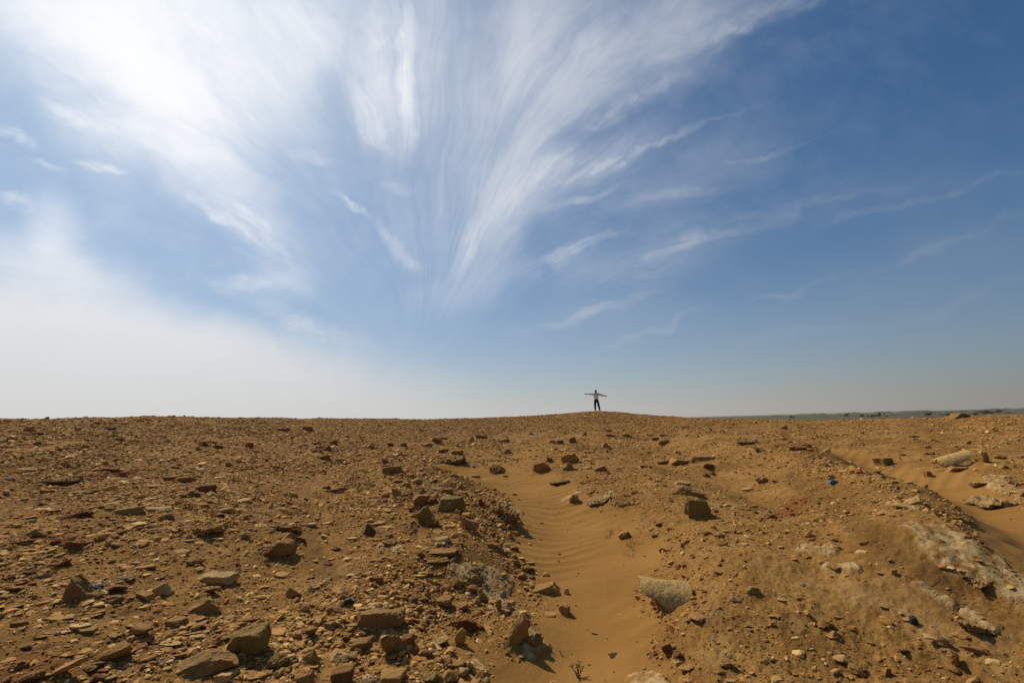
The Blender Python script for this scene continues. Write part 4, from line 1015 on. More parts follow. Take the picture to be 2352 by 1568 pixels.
('rock','rock',726,1041,24,12,'brown',"dark brown peaked rock below the pinkish slab",{}),
('rock','rock',744,1055,23,11,'brown',"round brown boulder alone below the left rock group",{}),
('rock','wedge',752,1037,16,15,'red',"red wedge-like rock right of the dark brown peaked rock",{}),
('rock','rock',762,1020,21,10,'red',"reddish rock at the right end of the left rock group",{}),
('rock','block',705,989,20,11,'brown',"squarish brown block above the left rock group",{}),
('rock','slab',647,990,27,9,'tan',"flat tan slab left of the squarish brown block",{}),
('brick','brick',786,1029,22,6,'orange',"thin orange brick lying level right of the left rock group",{}),
('rock','rock',851,1031,18,13,'olive',"olive rock left of the sparse sandy area",{}),
('brick','block',895,1025,12,9,'red',"small red-brown brick piece alone in the middle distance",{}),
('rock','rock',925,1026,14,9,'red',"low reddish rock right of the small red-brown brick piece",{}),
('potsherd','slab',648,1064,16,10,'dark',"dark triangular sherd on the left rubble",{}),
('rock','rock',776,1060,15,9,'yellow',"small yellowish stone above the turquoise chip",{}),
('glass_shard','slab',758,1067,6,3,'teal',"turquoise chip in the rubble left of the middle",{}),
# --- left middle
('brick','brick',469,1132,40,19,'red',"large red brick fragment standing in the rubble at left",dict(rot=4,dr=.4)),
('rock','lump',447,1141,25,19,'grey',"grey pitted lump left in front of the large red brick fragment",{}),
('potsherd','shard',554,1154,50,17,'pale',"broad curved pale potsherd right of the large red brick",dict(curve=.3,dr=.6)),
('rock','slab',359,1178,64,25,'pale',"broad pale flat rock in the left rubble",{}),
('rock','slab',286,1189,62,27,'grey',"grey flat rock left of the broad pale flat rock",dict(rot=10)),
('rock','slab',248,1175,25,14,'grey',"smaller grey stone at the upper left of the grey flat rock",{}),
('rock','slab',174,1136,94,17,'grey',"long low grey slab pointing up right on the left slope",dict(rot=8,dr=.4)),
('rock','lump',134,1115,68,22,'brown',"brown lumpy mass above the long low grey slab",{}),
('rock','lump',252,1087,34,15,'red',"red lump with a rounded top right of the brown lumpy mass",{}),
('rock','wedge',276,1098,20,14,'red',"pointed red stone touching the right of the red rounded lump",{}),
('rock','block',390,1105,25,13,'brown',"dark brown block left of the brown split rock",{}),
('rock','block',418,1109,35,16,'brown',"brown split rock above the large red brick fragment",{}),
('rock','slab',348,1121,46,12,'tan',"flat tan rock left below the dark brown block",{}),
('rock','point',473,1027,27,15,'dark',"dark peaked rock in the upper left rubble",{}),
('rock','rock',497,1031,20,11,'brown',"brown rock right of the dark peaked rock",{}),
('rock','block',570,1029,16,13,'red',"reddish block in the upper rubble left of the slabs",{}),
('rock','rock',250,988,21,8,'dark',"dark low stone near the left skyline",{}),
('rock','slab',78,998,28,7,'brown',"flat brown stone near the left skyline",{}),
('brick','brick',266,1012,22,8,'orange',"orange brick fragment below the dark low skyline stone",{}),
('potsherd','slab',307,1015,21,8,'tan',"tan tilted flake right of the orange brick fragment",dict(rot=12)),
('potsherd','slab',425,1086,24,13,'pale',"pale pinkish flat sherd above the brown split rock",dict(rot=15)),
('potsherd','slab',346,1150,33,12,'pale',"pale smooth oval stone above the broad pale flat rock",dict(rot=8)),
('rock','wedge',282,1148,27,13,'olive',"olive wedge stone left of the pale smooth oval stone",{}),
('potsherd','slab',512,1145,21,9,'tan',"tan squarish sherd left of the broad curved potsherd",{}),
('rock','rock',502,1188,24,12,'dark',"dark rock below the broad curved potsherd",{}),
('rock','rock',277,1228,21,12,'dark',"small dark stone on the left slope right of the red rubble",{}),
('rock','crust',460,1233,72,30,'tan',"wide crumbly tan outcrop left of the crumbly mass with stones",{}),
('rock','lump',557,1240,25,18,'grey',"grey knobbly lump left of the wide crumbly tan mass",{}),
('rock','lump',165,1194,74,19,'red',"long reddish ridge of rubble left of the grey flat rock",dict(rot=10,dr=.4)),
('rock','rock',232,1170,20,12,'olive',"small olive stone above the left end of the grey flat rock",{}),
('potsherd','slab',120,1176,28,12,'pale',"pale pinkish slab on the left rubble above the reddish ridge",dict(rot=12)),
('potsherd','slab',60,1192,34,12,'tan',"tan tilted slab close to the left edge, left of the reddish ridge",dict(rot=14)),
('rock','rock',66,1200,26,14,'olive',"olive-grey stone by the small sand pocket at the left edge",dict(rot=14)),
]

LV = lambda w: 6 if w >= 60 else 5 if w >= 24 else 4 if w >= 12 else 3
NAMES = {'rock': ('rock', 'rock'), 'brick': ('brick', 'brick'), 'potsherd': ('potsherd', 'potsherd'), 'slag': ('slag_lump', 'slag'), 'crust': ('crust_ledge', 'crust ledge'), 'glass_shard': ('glass_shard', 'glass shard')}
GRP = {'rock': None}
PLACED = []; DRIFTS = []
for i, (kind, typ, x, yb, w, hv, col, lab, o) in enumerate(ROCKS):
    o = dict(o)
    p, w_, d_, h_ = place_dims(x, yb, w * 1.08, hv * 1.06, o.get('dr', .8 if typ not in ('slab',) else .75), typ)
    sink = 0.13
    if typ in ('slab', 'shard') and hv < 26: h_ = max(h_ * .7, .012)
    if kind == 'potsherd' and typ == 'slab': h_ = min(h_, max(0.02, w_ * 0.22))
    if typ == 'shard':
        V, Fa = make_shard(w_, d_, h_, o.get('th', max(.007, w_ * .05)), 100 + i, o.get('curve', .35), 0, o.get('rot', 0), 8)
        sm = True
    else:
        V, Fa = make_rock(typ, w_, d_, h_ * (1 + sink), LV(w), 100 + i, o.get('rot', 0) * .8, o.get('yaw'))
        sm = kind in ('potsherd', 'glass_shard')
    az = math.atan2(p[0], p[1])
    cx, cy = p[0] + d_ * .5 * math.sin(az) * .6, p[1] + d_ * .5 * (0.6 * math.cos(az) + .4)
    fr = np.array([(cx - w_ * .35, cy), (cx + w_ * .35, cy), (cx, cy - d_ * .4), (cx, cy + d_ * .4), (cx, cy)])
    hh = Hg(fr[:, 0], fr[:, 1]); z = float(hh.min() * .55 + hh.mean() * .45) - h_ * sink
    nm, cat = NAMES[kind]
    ob = link(nm, mesh_np(nm, V, Fa, mat_rock(col, sm)), None, (cx, cy, z))
    tag(ob, lab, cat, {'rock': 'larger rocks strewn over the mound', 'brick': 'brick fragments on the mound', 'potsherd': 'larger potsherds on the mound', 'slag': 'black slag lumps', 'crust': None, 'glass_shard': 'coloured chips on the mound'}[kind])
    PLACED.append((cx, cy, w_ * .5))
    if w >= 13 and kind != 'glass_shard': DRIFTS.append((cx, cy, w_ * .5, max(d_, .3 * w_) * .5, h_ * (.16 if h_ > .04 else .08)))

# ------------------------------------------------------------- soil and sand banked up around the stones
def drift(x, y):
    z = np.zeros(np.shape(x)); o = np.argsort(y, kind='stable'); ys_ = y[o]
    for (cx, cy, rw, rd, hh) in DRIFTS:
        R_ = max(rw, rd) * 2.6
        a_, b_ = np.searchsorted(ys_, (cy - R_, cy + R_)); k_ = o[a_:b_]; k_ = k_[np.abs(x[k_] - cx) < R_]
        if len(k_) == 0: continue
        # longer tail towards the left, where the wind laid it down
        dx_ = (x[k_] - cx) / rw; dx_ = np.where(dx_ < 0, dx_ * .72, dx_ * 1.05)
        q = np.hypot(dx_, (y[k_] - cy) / (rd * 1.15))
        z[k_] = np.maximum(z[k_], hh * np.exp(-np.clip(q - .7, 0, None) ** 2 * 2.6) * (1 + .35 * fbm2(x[k_] * 14, y[k_] * 14, 66, 3)))
    return z
_co = np.empty(len(ground.data.vertices) * 3, np.float32); ground.data.vertices.foreach_get('co', _co); _co = _co.reshape(-1, 3)
_dz = drift(_co[:, 0].astype(float), _co[:, 1].astype(float)); _co[:, 2] += _dz
ground.data.vertices.foreach_set('co', _co.ravel()); ground.data.update()

# ------------------------------------------------------------- half-pipe tiles
def half_pipe(x, yb, wpx, rpx, col, lab, rot, yaw, f0, fmax, seed, taper=0.0, thk=.16, sink=.25, bulge=0.0, roll=0):
    p = hit(x, yb, Hg); k = float(np.dot(p - np.array([0, 0, CAMH]), CMN @ np.array([0, 0, -1.]))) / FV
    L, r = wpx * k, rpx * k; nt, nf = 60, 40; rs = np.random.default_rng(seed)
    ts = np.linspace(0, 1, nt); V = []
    nzm = fbm2(ts * 9, ts * 0 + seed, seed, 4) * 9
    for side in (0, 1):
        for i, t in enumerate(ts):
            rr_ = r * (1 + taper * (t - .5)) * (1 - (thk if side else 0)); fm = np.interp(t, *fmax) + nzm[i]; f_ = f0 + 3 * vn2(np.array([t * 8.]), np.array([5.]), seed)[0]
            for j in range(nf):
                ph = R(f_ + (fm - f_) * j / (nf - 1))
                e = 0.012 * L * float(vn2(np.array([j * .5]), np.array([i * .1 * (1 - side)]), seed + 3)[0]) * (1 if i in (0, nt - 1) else 0)
                V.append((t * L - L / 2 + e * 2, -rr_ * math.sin(ph), rr_ * math.cos(ph)))
    V = np.array(V); g = lambda s, i, j: s * nt * nf + i * nf + j
    Fa = []
    for i in range(nt - 1):
        for j in range(nf - 1):
            Fa.append((g(0, i, j), g(0, i, j + 1), g(0, i + 1, j + 1), g(0, i + 1, j))); Fa.append((g(1, i, j), g(1, i + 1, j), g(1, i + 1, j + 1), g(1, i, j + 1)))
        for j in (0, nf - 1): Fa.append((g(0, i, j), g(0, i + 1, j), g(1, i + 1, j), g(1, i, j)) if j else (g(0, i, j), g(1, i, j), g(1, i + 1, j), g(0, i + 1, j)))
    for j in range(nf - 1):
        for i in (0, nt - 1): Fa.append((g(0, i, j), g(1, i, j), g(1, i, j + 1), g(0, i, j + 1)) if i == 0 else (g(0, i, j), g(0, i, j + 1), g(1, i, j + 1), g(1, i, j)))
    n = V * (0, 1, 1); n /= np.linalg.norm(n, axis=1, keepdims=True)
    V = V + n * (fbm3(V / r * 1.6 + seed, seed, 4) * .05 * r + fbm3(V / r * 9, seed, 3) * .014 * r)[:, None]
    V = rot_xyz(V, R(roll), 0, 0); V = rot_xyz(V, 0, R(-rot), R(yaw)); V[:, 2] -= V[:, 2].min() + sink * r
    o = link("roof_tile", mesh_np("roof_tile", V, np.array(Fa), mat_rock(col)), None, (p[0], p[1] + r * .55, ground_at(p[0], p[1] + r * .5)))
    tag(o, lab, "roof tile", "curved roof tiles on the mound")
    PLACED.append((p[0], p[1] + r * .5, L * .45))
half_pipe(1529, 1396, 114, 50, 'lime', "pale yellowish half-pipe tile, open at its right end, on the right bank of the sand gully", -11, -8, -30, ([0, .15, .35, .5, .62, .8, 1], [46, 52, 58, 72, 74, 64, 50]), 5, .2, .13, .0, roll=14)
half_pipe(1508, 1400, 38, 30, 'lime', "small curved tile piece tucked under the left front of the half-pipe tile", -28, -15, -40, ([0, .3, .5, .7, 1], [60, 62, 30, 60, 66]), 9, 0, .3)
half_pipe(2205, 1069, 92, 24, 'lime', "long yellowish trough-shaped tile slanting up to the right on the right slope", 13, 6, -42, ([0, .3, .6, 1], [46, 52, 48, 40]), 13, -.1, .4, .12, roll=18)

# ------------------------------------------------------------- person on the hill top
def skin_obj(name, pts, edges, rad, mat, parent, lv=2):
    me = bpy.data.meshes.new(name); me.from_pydata(pts, edges, []); me.update()
    o = bpy.data.objects.new(name, me); C.objects.link(o)
    m = o.modifiers.new("skin", 'SKIN'); m.use_smooth_shade = True; m.branch_smoothing = .6
    if not me.skin_vertices: 
        bpy.context.view_layer.objects.active = o
    sv = me.skin_vertices[0].data
    for i, r in enumerate(rad): sv[i].radius = (r[0] * 1.3, r[1] * 1.25) if isinstance(r, tuple) else (r * 1.6, r * 1.6)
    sv[0].use_root = True
    s = o.modifiers.new("sub", 'SUBSURF'); s.levels = lv; s.render_levels = lv
    dg = bpy.context.evaluated_depsgraph_get(); ev = o.evaluated_get(dg)
    m2 = bpy.data.meshes.new_from_object(ev); m2.name = name
    o.modifiers.clear(); o.data = m2; m2.materials.clear(); m2.materials.append(mat)
    for p in m2.polygons: p.use_smooth = True
    o.parent = parent; return o
def cloth(name, a, b_, sc=30, rough=.9):
    m, t, b = new_mat(name); P = t.new('ShaderNodeTexCoord').outputs['Object']
    t.set(b.inputs['Base Color'], t.mix(t.noise(P, sc, 3), a, b_)); b.inputs['Roughness'].default_value = rough
    t.set(b.inputs['Normal'], bump(t, t.noise(P, 9, 4), .02, .5)); return m
skinm = cloth("skin", (0.20, 0.10, 0.06), (0.26, 0.135, 0.085), 20, .6)
hairm = cloth("hair", (0.012, 0.009, 0.008), (0.025, 0.018, 0.015), 80)
jackm = cloth("jacket_cloth", (0.80, 0.83, 0.90), (0.86, 0.88, 0.92))
trm = cloth("trouser_cloth", (0.012, 0.012, 0.014), (0.022, 0.022, 0.025))
shm = cloth("shoe", (0.35, 0.33, 0.30), (0.55, 0.52, 0.48))
mkm = cloth("mark", (0.015, 0.018, 0.035), (0.03, 0.035, 0.06))
d = ray(1371, 944.5); az = math.atan2(d[0], d[1]); rr_ = np.linspace(34, 46, 200)
el = (Hg(np.sin(az) * rr_, np.cos(az) * rr_) - CAMH) / rr_; kk = int(np.argmax(el)); pr = rr_[kk]
pp = np.array([math.sin(az) * pr, math.cos(az) * pr]); pz0 = ground_at(*pp)
man = bpy.data.objects.new("person", None); C.objects.link(man); man.location = (pp[0], pp[1], pz0 - .02)
man.rotation_euler = (0, 0, -az)
tag(man, "person in white jacket and black trousers on the hill top, arms stretched wide", "person")
bp = [(0, 0, .93), (0, 0, 1.08), (0, .01, 1.25), (0, .01, 1.41), (0, 0, 1.50), (0, -.015, 1.57), (0, -.015, 1.66), (0, -.01, 1.74),   # 0-7
      (-.17, 0, 1.44), (-.42, -.01, 1.445), (-.70, -.03, 1.465), (-.79, -.04, 1.462),     # 8-11 image-left arm
      (.17, 0, 1.42), (.44, -.01, 1.33), (.69, -.03, 1.255), (.775, -.04, 1.235),          # 12-15
      (-.10, 0, .88), (-.115, -.01, .50), (-.125, .02, .09), (-.13, -.11, .05),            # 16-19
      (.11, 0, .88), (.165, -.01, .50), (.235, .02, .09), (.25, -.11, .05)]                # 20-23
be = [(0, 1), (1, 2), (2, 3), (3, 4), (4, 5), (5, 6), (6, 7), (3, 8), (8, 9), (9, 10), (10, 11), (3, 12), (12, 13), (13, 14), (14, 15), (0, 16), (16, 17), (17, 18), (18, 19), (0, 20), (20, 21), (21, 22), (22, 23)]
br = [(.14, .10), (.125, .09), (.14, .10), (.13, .09), .055, (.062, .07), (.078, .095), (.05, .06), .055, .040, .026, (.03, .018), .055, .040, .026, (.03, .018), .075, .052, .038, .034, .075, .052, .038, .034]
def fingers(base, dirx, dz, up):
    for k, (off, ln) in enumerate(((.030, .075), (.010, .085), (-.010, .08), (-.030, .062))):
        i0 = len(bp); b0 = bp[base]
        bp.append((b0[0] + dirx * .03, b0[1] + off * .3, b0[2] + off)); bp.append((b0[0] + dirx * (.03 + ln * .55), b0[1] - .008, b0[2] + off * 1.2 + dz * .4)); bp.append((b0[0] + dirx * (.03 + ln), b0[1] - .02, b0[2] + off * 1.1 + dz))
        be.extend([(base, i0), (i0, i0 + 1), (i0 + 1, i0 + 2)]); br.extend([.010, .009, .007])
    i0 = len(bp); b0 = bp[base]
    bp.append((b0[0] - dirx * .01, b0[1] - .02, b0[2] + up * .035)); bp.append((b0[0] + dirx * .025, b0[1] - .03, b0[2] + up * .075))
    be.extend([(base, i0), (i0, i0 + 1)]); br.extend([.012, .009])
fingers(11, -1, -.01, -1); fingers(15, 1, -.035, 1)
body = skin_obj("body", bp, be, br, skinm, man)
# face: nose, ears, brow as one small relief set, lips
def ball(c, s, lv=3): v, f = ico(lv); return v * np.array(s) + np.array(c), f
link("face", mesh_np("face", *join([ball((0, -.112, 1.625), (.014, .02, .022)), ball((-.083, 0, 1.63), (.012, .02, .03)), ball((.083, 0, 1.63), (.012, .02, .03)), ball((0, -.095, 1.575), (.028, .012, .008))]), skinm), man)
link("eyes", mesh_np("eyes", *join([ball((-.033, -.098, 1.65), (.014, .008, .006), 2), ball((.033, -.098, 1.65), (.014, .008, .006), 2)]), hairm), man)
v, f = ball((0, .01, 1.685), (.092, .11, .085), 4); v = v[:, :]; v[:, 2] = np.maximum(v[:, 2], 1.665 + .04 * (v[:, 1] > .04) * -1.5); v += fbm3(v * 40, 3, 3)[:, None] * .004
link("hair", mesh_np("hair", v, f, hairm), man)
v, f = ball((0, -.062, 1.553), (.055, .052, .042), 3); link("beard", mesh_np("beard", v, f, hairm), man)
jp = [(0, 0, .98), (0, 0, 1.10), (0, 0, 1.26), (0, .005, 1.40), (0, 0, 1.475), (-.185, 0, 1.435), (-.42, -.01, 1.44), (-.70, -.028, 1.465), (.185, 0, 1.415), (.44, -.01, 1.33), (.69, -.028, 1.257)]
je = [(0, 1), (1, 2), (2, 3), (3, 4), (3, 5), (5, 6), (6, 7), (3, 8), (8, 9), (9, 10)]
jr = [(.185, .135), (.178, .13), (.185, .135), (.175, .125), (.085, .08), .085, .066, .045, .085, .066, .045]
jacket = skin_obj("jacket", jp, je, jr, jackm, man)
tp = [(0, 0, .95), (-.095, 0, .84), (-.115, -.01, .50), (-.125, .015, .11), (.105, 0, .84), (.165, -.01, .50), (.235, .015, .11), (0, 0, 1.02)]
trou = skin_obj("trousers", tp, [(0, 1), (1, 2), (2, 3), (0, 4), (4, 5), (5, 6), (0, 7)], [(.15, .11), .078, .058, .048, .078, .058, .048, (.155, .11)], trm, man)
for sx, nm in ((-.128, 0), (.245, 1)):
    v, f = ball((sx, -.05, .055), (.055, .135, .055), 4); v[:, 2] = np.maximum(v[:, 2], .012); v[:, 2] -= np.where(v[:, 1] < -.08, .02, 0) * (v[:, 2] > .05)
    link("shoe", mesh_np("shoe", v, f, shm), man)
for ch, sx in (("B", -.10), ("R", .10)):
    cu_ = bpy.data.curves.new("emblem", 'FONT'); cu_.body = ch; cu_.size = .17; cu_.extrude = .004; cu_.offset = .006; cu_.align_x = 'CENTER'; cu_.align_y = 'CENTER'
    t_ = bpy.data.objects.new("tmp", cu_); C.objects.link(t_); dg = bpy.context.evaluated_depsgraph_get()
    me_ = bpy.data.meshes.new_from_object(t_.evaluated_get(dg)); bpy.data.objects.remove(t_)
    me_.name = "emblem"; me_.materials.clear(); me_.materials.append(mkm)
    e_ = link("emblem", me_, jacket); e_.rotation_euler = (R(90), 0, R(12 if sx > 0 else -12)); e_.location = (sx, -.17, 1.385)
    tag(e_, "dark letter patch %s on the jacket chest" % ch)

# ------------------------------------------------------------- scattered stones
def project(x, y, z):
    v = (np.stack([x, y, z - CAMH], -1)) @ CMN
    k = np.maximum(-v[..., 2], 1e-3)
    return 1176 + v[..., 0] / k * FV, 784 - v[..., 1] / k * FV, k
STRIP = poly_w([(640, 1010, 30), (760, 1030, 30), (860, 1060, 40), (960, 1040, 30), (1040, 1025, 40), (1150, 1010, 24)], h_rel)
BAND = poly_w([(900, 1080, 40), (960, 1130, 50), (1010, 1190, 50), (900, 1210, 40)], h_rel)
BAND2 = poly_w([(1180, 1190, 18), (1150, 1250, 26), (1200, 1310, 22), (1260, 1360, 24), (1215, 1420, 20)], h_rel)
BAND3 = poly_w([(560, 1560, 50), (700, 1540, 60), (850, 1480, 60), (960, 1400, 50), (980, 1340, 30)], h_rel)
CREST = poly_w([(1870, 1050, 14), (1990, 1105, 16), (2100, 1160, 18), (2200, 1225, 20), (2270, 1260, 18)], h_rel)
def dens_map(x, y):
    h, sand, salt, red, dk = H(x, y, True)
    X, Y, k = project(x, y, h); u = x / np.maximum(y, .1)
    left = sst(-0.02, -0.40, u) ; far = sst(16, 24, y)
    D_ = 0.24 + 1.15 * left + 0.8 * far + 0.25 * sst(.1, -.1, u) * sst(5, 9, y)
    D_ = np.where(u > .15, D_ * (0.75 + .35 * sst(9, 14, y)), D_)
    hol = g2(pdist(HOLL, x, y)) ; D_ = D_ * (1 - .82 * hol)
    lm = g2(pdist(LEFTM, x, y) * .8); D_ = D_ + .75 * lm + .6 * g2(pdist(STRIP, x, y)) + .7 * g2(pdist(CREST, x, y)) + .9 * g2(pdist(BAND, x, y)) + .8 * g2(pdist(BAND2, x, y)) + .5 * g2(pdist(BAND3, x, y))
    n = fbm2(x * .9, y * .9, 71, 4); D_ = D_ * (0.30 + 1.5 * sst(-.30, .45, n) * (.5 + .8 * sst(-.3, .3, fbm2(x * 2.6, y * 2.6, 72, 3))))
    D_ = D_ * (1 - .972 * sst(.25, .85, sand)) * (1 - .25 * salt)
    rim = sand * (1 - sand) * 4
    D_ = D_ + .15 * rim
    vis = (X > -60) & (X < 2420) & (Y < 1640)
    return D_ * vis, h, X, Y, k, red, left, far, salt
CLASSES = [(.006, .012, 5200, 4.6), (.012, .025, 3600, 10), (.025, .05, 900, 30), (.05, .095, 330, 44), (.095, .17, 46.0, 46), (.17, .27, .9, 46)]
rs = np.random.default_rng(11)
pts = []
for (s0, s1, rho, Rm) in CLASSES:
    area = R(108) / 2 * (Rm ** 2 - 1.9 ** 2); n = int(rho * area)
    r = np.sqrt(rs.uniform(1.9 ** 2, Rm ** 2, n)); a = rs.uniform(R(-54), R(54), n)
    x, y = np.sin(a) * r, np.cos(a) * r
    # cheap thinning by frame, then by the density map
    D_, h, X, Y, k, red, left, far, salt = dens_map(x, y)
    h = h + drift(x, y)
    big = s0 > .08
    if s1 < .03: D_ = D_ + .22 * (D_ > .12)
    keep = rs.uniform(0, 1.9, n) < (D_ ** (1.35 if big else 1.0))
    s = s0 * (s1 / s0) ** (rs.uniform(0, 1, n) ** 1.3)
    if big:
        for (qx, qy, qr) in PLACED: keep &= np.hypot(x - qx, y - qy) > qr * .9 + s * .4
    pts.append(np.stack([x, y, h, s, X, Y, k, red, left, far], -1)[keep])
pts = np.concatenate(pts)
n = len(pts); x, y, h, s, X, Y, k, red, left, far = pts.T
ci_fix = s > .03
flat = rs.uniform(0, 1, n) < (.38 + .34 * left)
print("scattered stones", n)
SC = ['tan', 'brown', 'pink', 'pale', 'red', 'grey', 'yellow', 'olive', 'dark', 'orange', 'teal', 'black']
wt = np.array([.32, .24, .10, .12, .045, .06, .06, .02, .02, .03, .0025, .0025])
wt2 = np.array([.12, .22, .16, .02, .42, .02, .0, .0, .02, .02, 0, 0])
c1 = rs.choice(len(SC), n, p=wt / wt.sum()); c2 = rs.choice(len(SC), n, p=wt2 / wt2.sum())
ci = np.where(rs.uniform(0, 1, n) < red * .9, c2, c1)
ci = np.where(ci_fix & (ci >= 10), 0, ci)
pxs = s / k * FV
def zone(X, Y):
    if 1010 < X < 1640 and Y < 1035: return "on the gravelly hill below the person"
    if Y < 1035: return "in the far rubble below the left skyline" if X <= 1010 else "on the open ground below the right skyline"
    if X < 800: return "in the dense rubble of the near left slope" if Y > 1200 else "in the middle band of the left rubble slope"
    if X < 1230: return "around the rock cluster left of the sand gully" if Y < 1260 else "on the soil of the centre foreground"
    if X < 1800: return "on the bare slope right of the sand gully"
    return "on the slope by the right sand gully"

MARKS = [(486,1330,"pale cracked block"),(456,1400,"dark tan angular boulder"),(176,1355,"pointed grey boulder"),(328,1368,"small yellowish block"),(430,1530,"largest boulder"),(566,1480,"olive-tan leaning block"),(256,1500,"long smooth brown rock"),(140,1535,"long curved potsherd"),(62,1555,"pinkish corner boulder"),(152,1250,"band of red rubble"),(123,1292,"red brick fragment"),(647,1262,"rounded tan boulder"),(866,1425,"large pitted block"),(902,1485,"tall pitted tan rock"),(778,1505,"pale split boulder"),(797,1380,"lone black slag lump"),(1073,1440,"long red-brown rock"),(1024,1402,"leaning pinkish slab"),(1013,1270,"grey-brown block"),(880,1282,"flat tan ledge stone"),(720,1420,"layered brown rock"),(628,1515,"crumbly yellow heap"),(864,1333,"brick-red fragment"),(988,1352,"dark red slab"),(1192,1455,"tall upright tan boulder"),(1258,1352,"triangular tan block"),(1212,1308,"small rock pile by the gully"),(1529,1365,"half-pipe tile"),(1669,1310,"long tan stone"),(1732,1355,"dark olive flat stone"),(1609,1422,"flat pinkish rock"),(1545,1500,"group of red lumps"),(2143,1475,"white banded potsherd"),(2202,1515,"knobbly pinkish rock"),(2255,1500,"long smooth brown stone"),(2268,1440,"salt-crusted outcrop"),(2095,1430,"dark upright slag piece"),(1800,1378,"flat tan oval sherd"),(1928,1305,"flat pinkish crust slab"),(2240,1290,"large white crust"),(1989,1243,"brown rock by the stain"),(2312,1150,"thick pale crust bank"),(2036,1060,"dark olive block"),(1916,1106,"blue shard"),(2205,1052,"long yellowish tile"),(2207,955,"skyline boulder"),(1724,1015,"dark crumbly bank"),(1750,1102,"grey knobbly rock"),(1606,1170,"angular olive plate"),(1579,1125,"two-piece boulder"),(1590,1055,"yellowish and pinkish blocks"),(1310,1052,"slanting tan rock"),(1245,1073,"orange-brown pitted rock"),(1276,1013,"pinkish flat slab at the gully head"),(1435,1230,"rounded rock on the gully bank"),(1036,1160,"olive flat-topped stone"),(1076,1200,"tipped pale tan block"),(974,1190,"slanting block"),(1146,1175,"grey crust ledge"),(900,1080,"weathered brick"),(849,1220,"dark pointed rock"),(884,1210,"striped yellowish sherd"),(766,1125,"long thin reddish slab"),(1143,1080,"knobbly tan rock on the sand"),(1030,1040,"rubble heap above the ledge"),(723,1028,"left rock group"),(786,1026,"thin orange brick"),(469,1122,"large red brick"),(554,1145,"broad curved potsherd"),(359,1165,"broad pale flat rock"),(286,1175,"grey flat rock"),(174,1127,"long low grey slab"),(134,1104,"brown lumpy mass"),(252,1080,"red rounded lump"),(473,1020,"dark peaked rock"),(425,1080,"pale pinkish flat sherd"),(460,1218,"wide crumbly tan outcrop"),(649,1215,"crumbly tan mass"),(1370,935,"person on the hill"),(1092,1000,"grey block left of the gully head"),(250,983,"dark low skyline stone")]
def where(X, Y):
    d = [(math.hypot(X - a, (Y - b) * 1.3), a, b, t) for a, b, t in MARKS]; q, a, b, t = min(d)
    ang = math.degrees(math.atan2(-(Y - b) * 1.3, X - a)) % 360
    w = ["right of", "upper right of", "directly above", "upper left of", "left of", "lower left of", "directly below", "lower right of"][int((ang + 22.5) // 45) % 8]
    return ("close to the " if q < 14 else ("just " if q < 45 and not w.startswith('directly') else "") + w + " the ") + t, q
order = np.argsort(-pxs); nk = {'rock': 299 - sum(1 for q in ROCKS if q[0] == 'rock'), 'potsherd': 299 - sum(1 for q in ROCKS if q[0] == 'potsherd')}
print('left for scatter', nk)
used = np.zeros(n, bool); COLW = {'tan': 'tan', 'brown': 'brown', 'pink': 'pinkish', 'pale': 'pale', 'red': 'red-brown', 'grey': 'grey', 'yellow': 'yellowish', 'olive': 'olive', 'dark': 'dark', 'orange': 'orange-brown'}
SCAT = []
for i in order:
    kd = 'potsherd' if flat[i] else 'rock'; col = SC[ci[i]]
    if col in ('teal', 'black') or nk[kd] <= 0: continue
    if nk['rock'] <= 0 and nk['potsherd'] <= 0 or pxs[i] < 5: break
    if not (-20 < X[i] < 2372 and Y[i] < 1590): continue
    nk[kd] -= 1; used[i] = True; w_ = s[i]
    if flat[i]: V, Fa = make_rock('slab', w_, w_ * .7, w_ * .20, 3 if pxs[i] < 14 else 4, int(i) + 5000, rs.uniform(-8, 20), rs.uniform(0, 360))
    else: V, Fa = make_rock(str(rs.choice(['rock', 'block', 'rock', 'lump', 'point'])), w_, w_ * rs.uniform(.6, 1), w_ * rs.uniform(.35, .62), 3 if pxs[i] < 14 else 4, int(i) + 5000, rs.uniform(-15, 25))
    o = link(kd, mesh_np(kd, V, Fa, mat_rock(col, kd == 'potsherd')), None, (x[i], y[i], h[i] - w_ * .10))
    wh, q_ = where(X[i], Y[i]); z_ = zone(X[i], Y[i]); ad = ('tiny' if pxs[i] < 8 else 'small' if pxs[i] < 14 else 'medium-sized') + (' flat' if flat[i] else '')
    SCAT.append([o, "%s %s %s %s" % (ad, COLW[col], 'sherd' if flat[i] else 'rock', wh), kd, q_, "%s %s lying %s" % (COLW[col], 'sherds' if flat[i] else 'rocks', z_)])
from collections import defaultdict
byl = defaultdict(list)
for r_ in SCAT: byl[r_[1]].append(r_)
for lab_, L_ in byl.items():
    L_.sort(key=lambda r: r[3])
    for n_, r_ in enumerate(L_):
        l_ = lab_ if len(L_) == 1 else lab_ + (", nearest it" if n_ == 0 else ", farthest from it" if n_ == len(L_) - 1 else ", in between" if n_ == 1 else ", at middling distance")
        tag(r_[0], l_, r_[2], r_[4])
rest = ~used
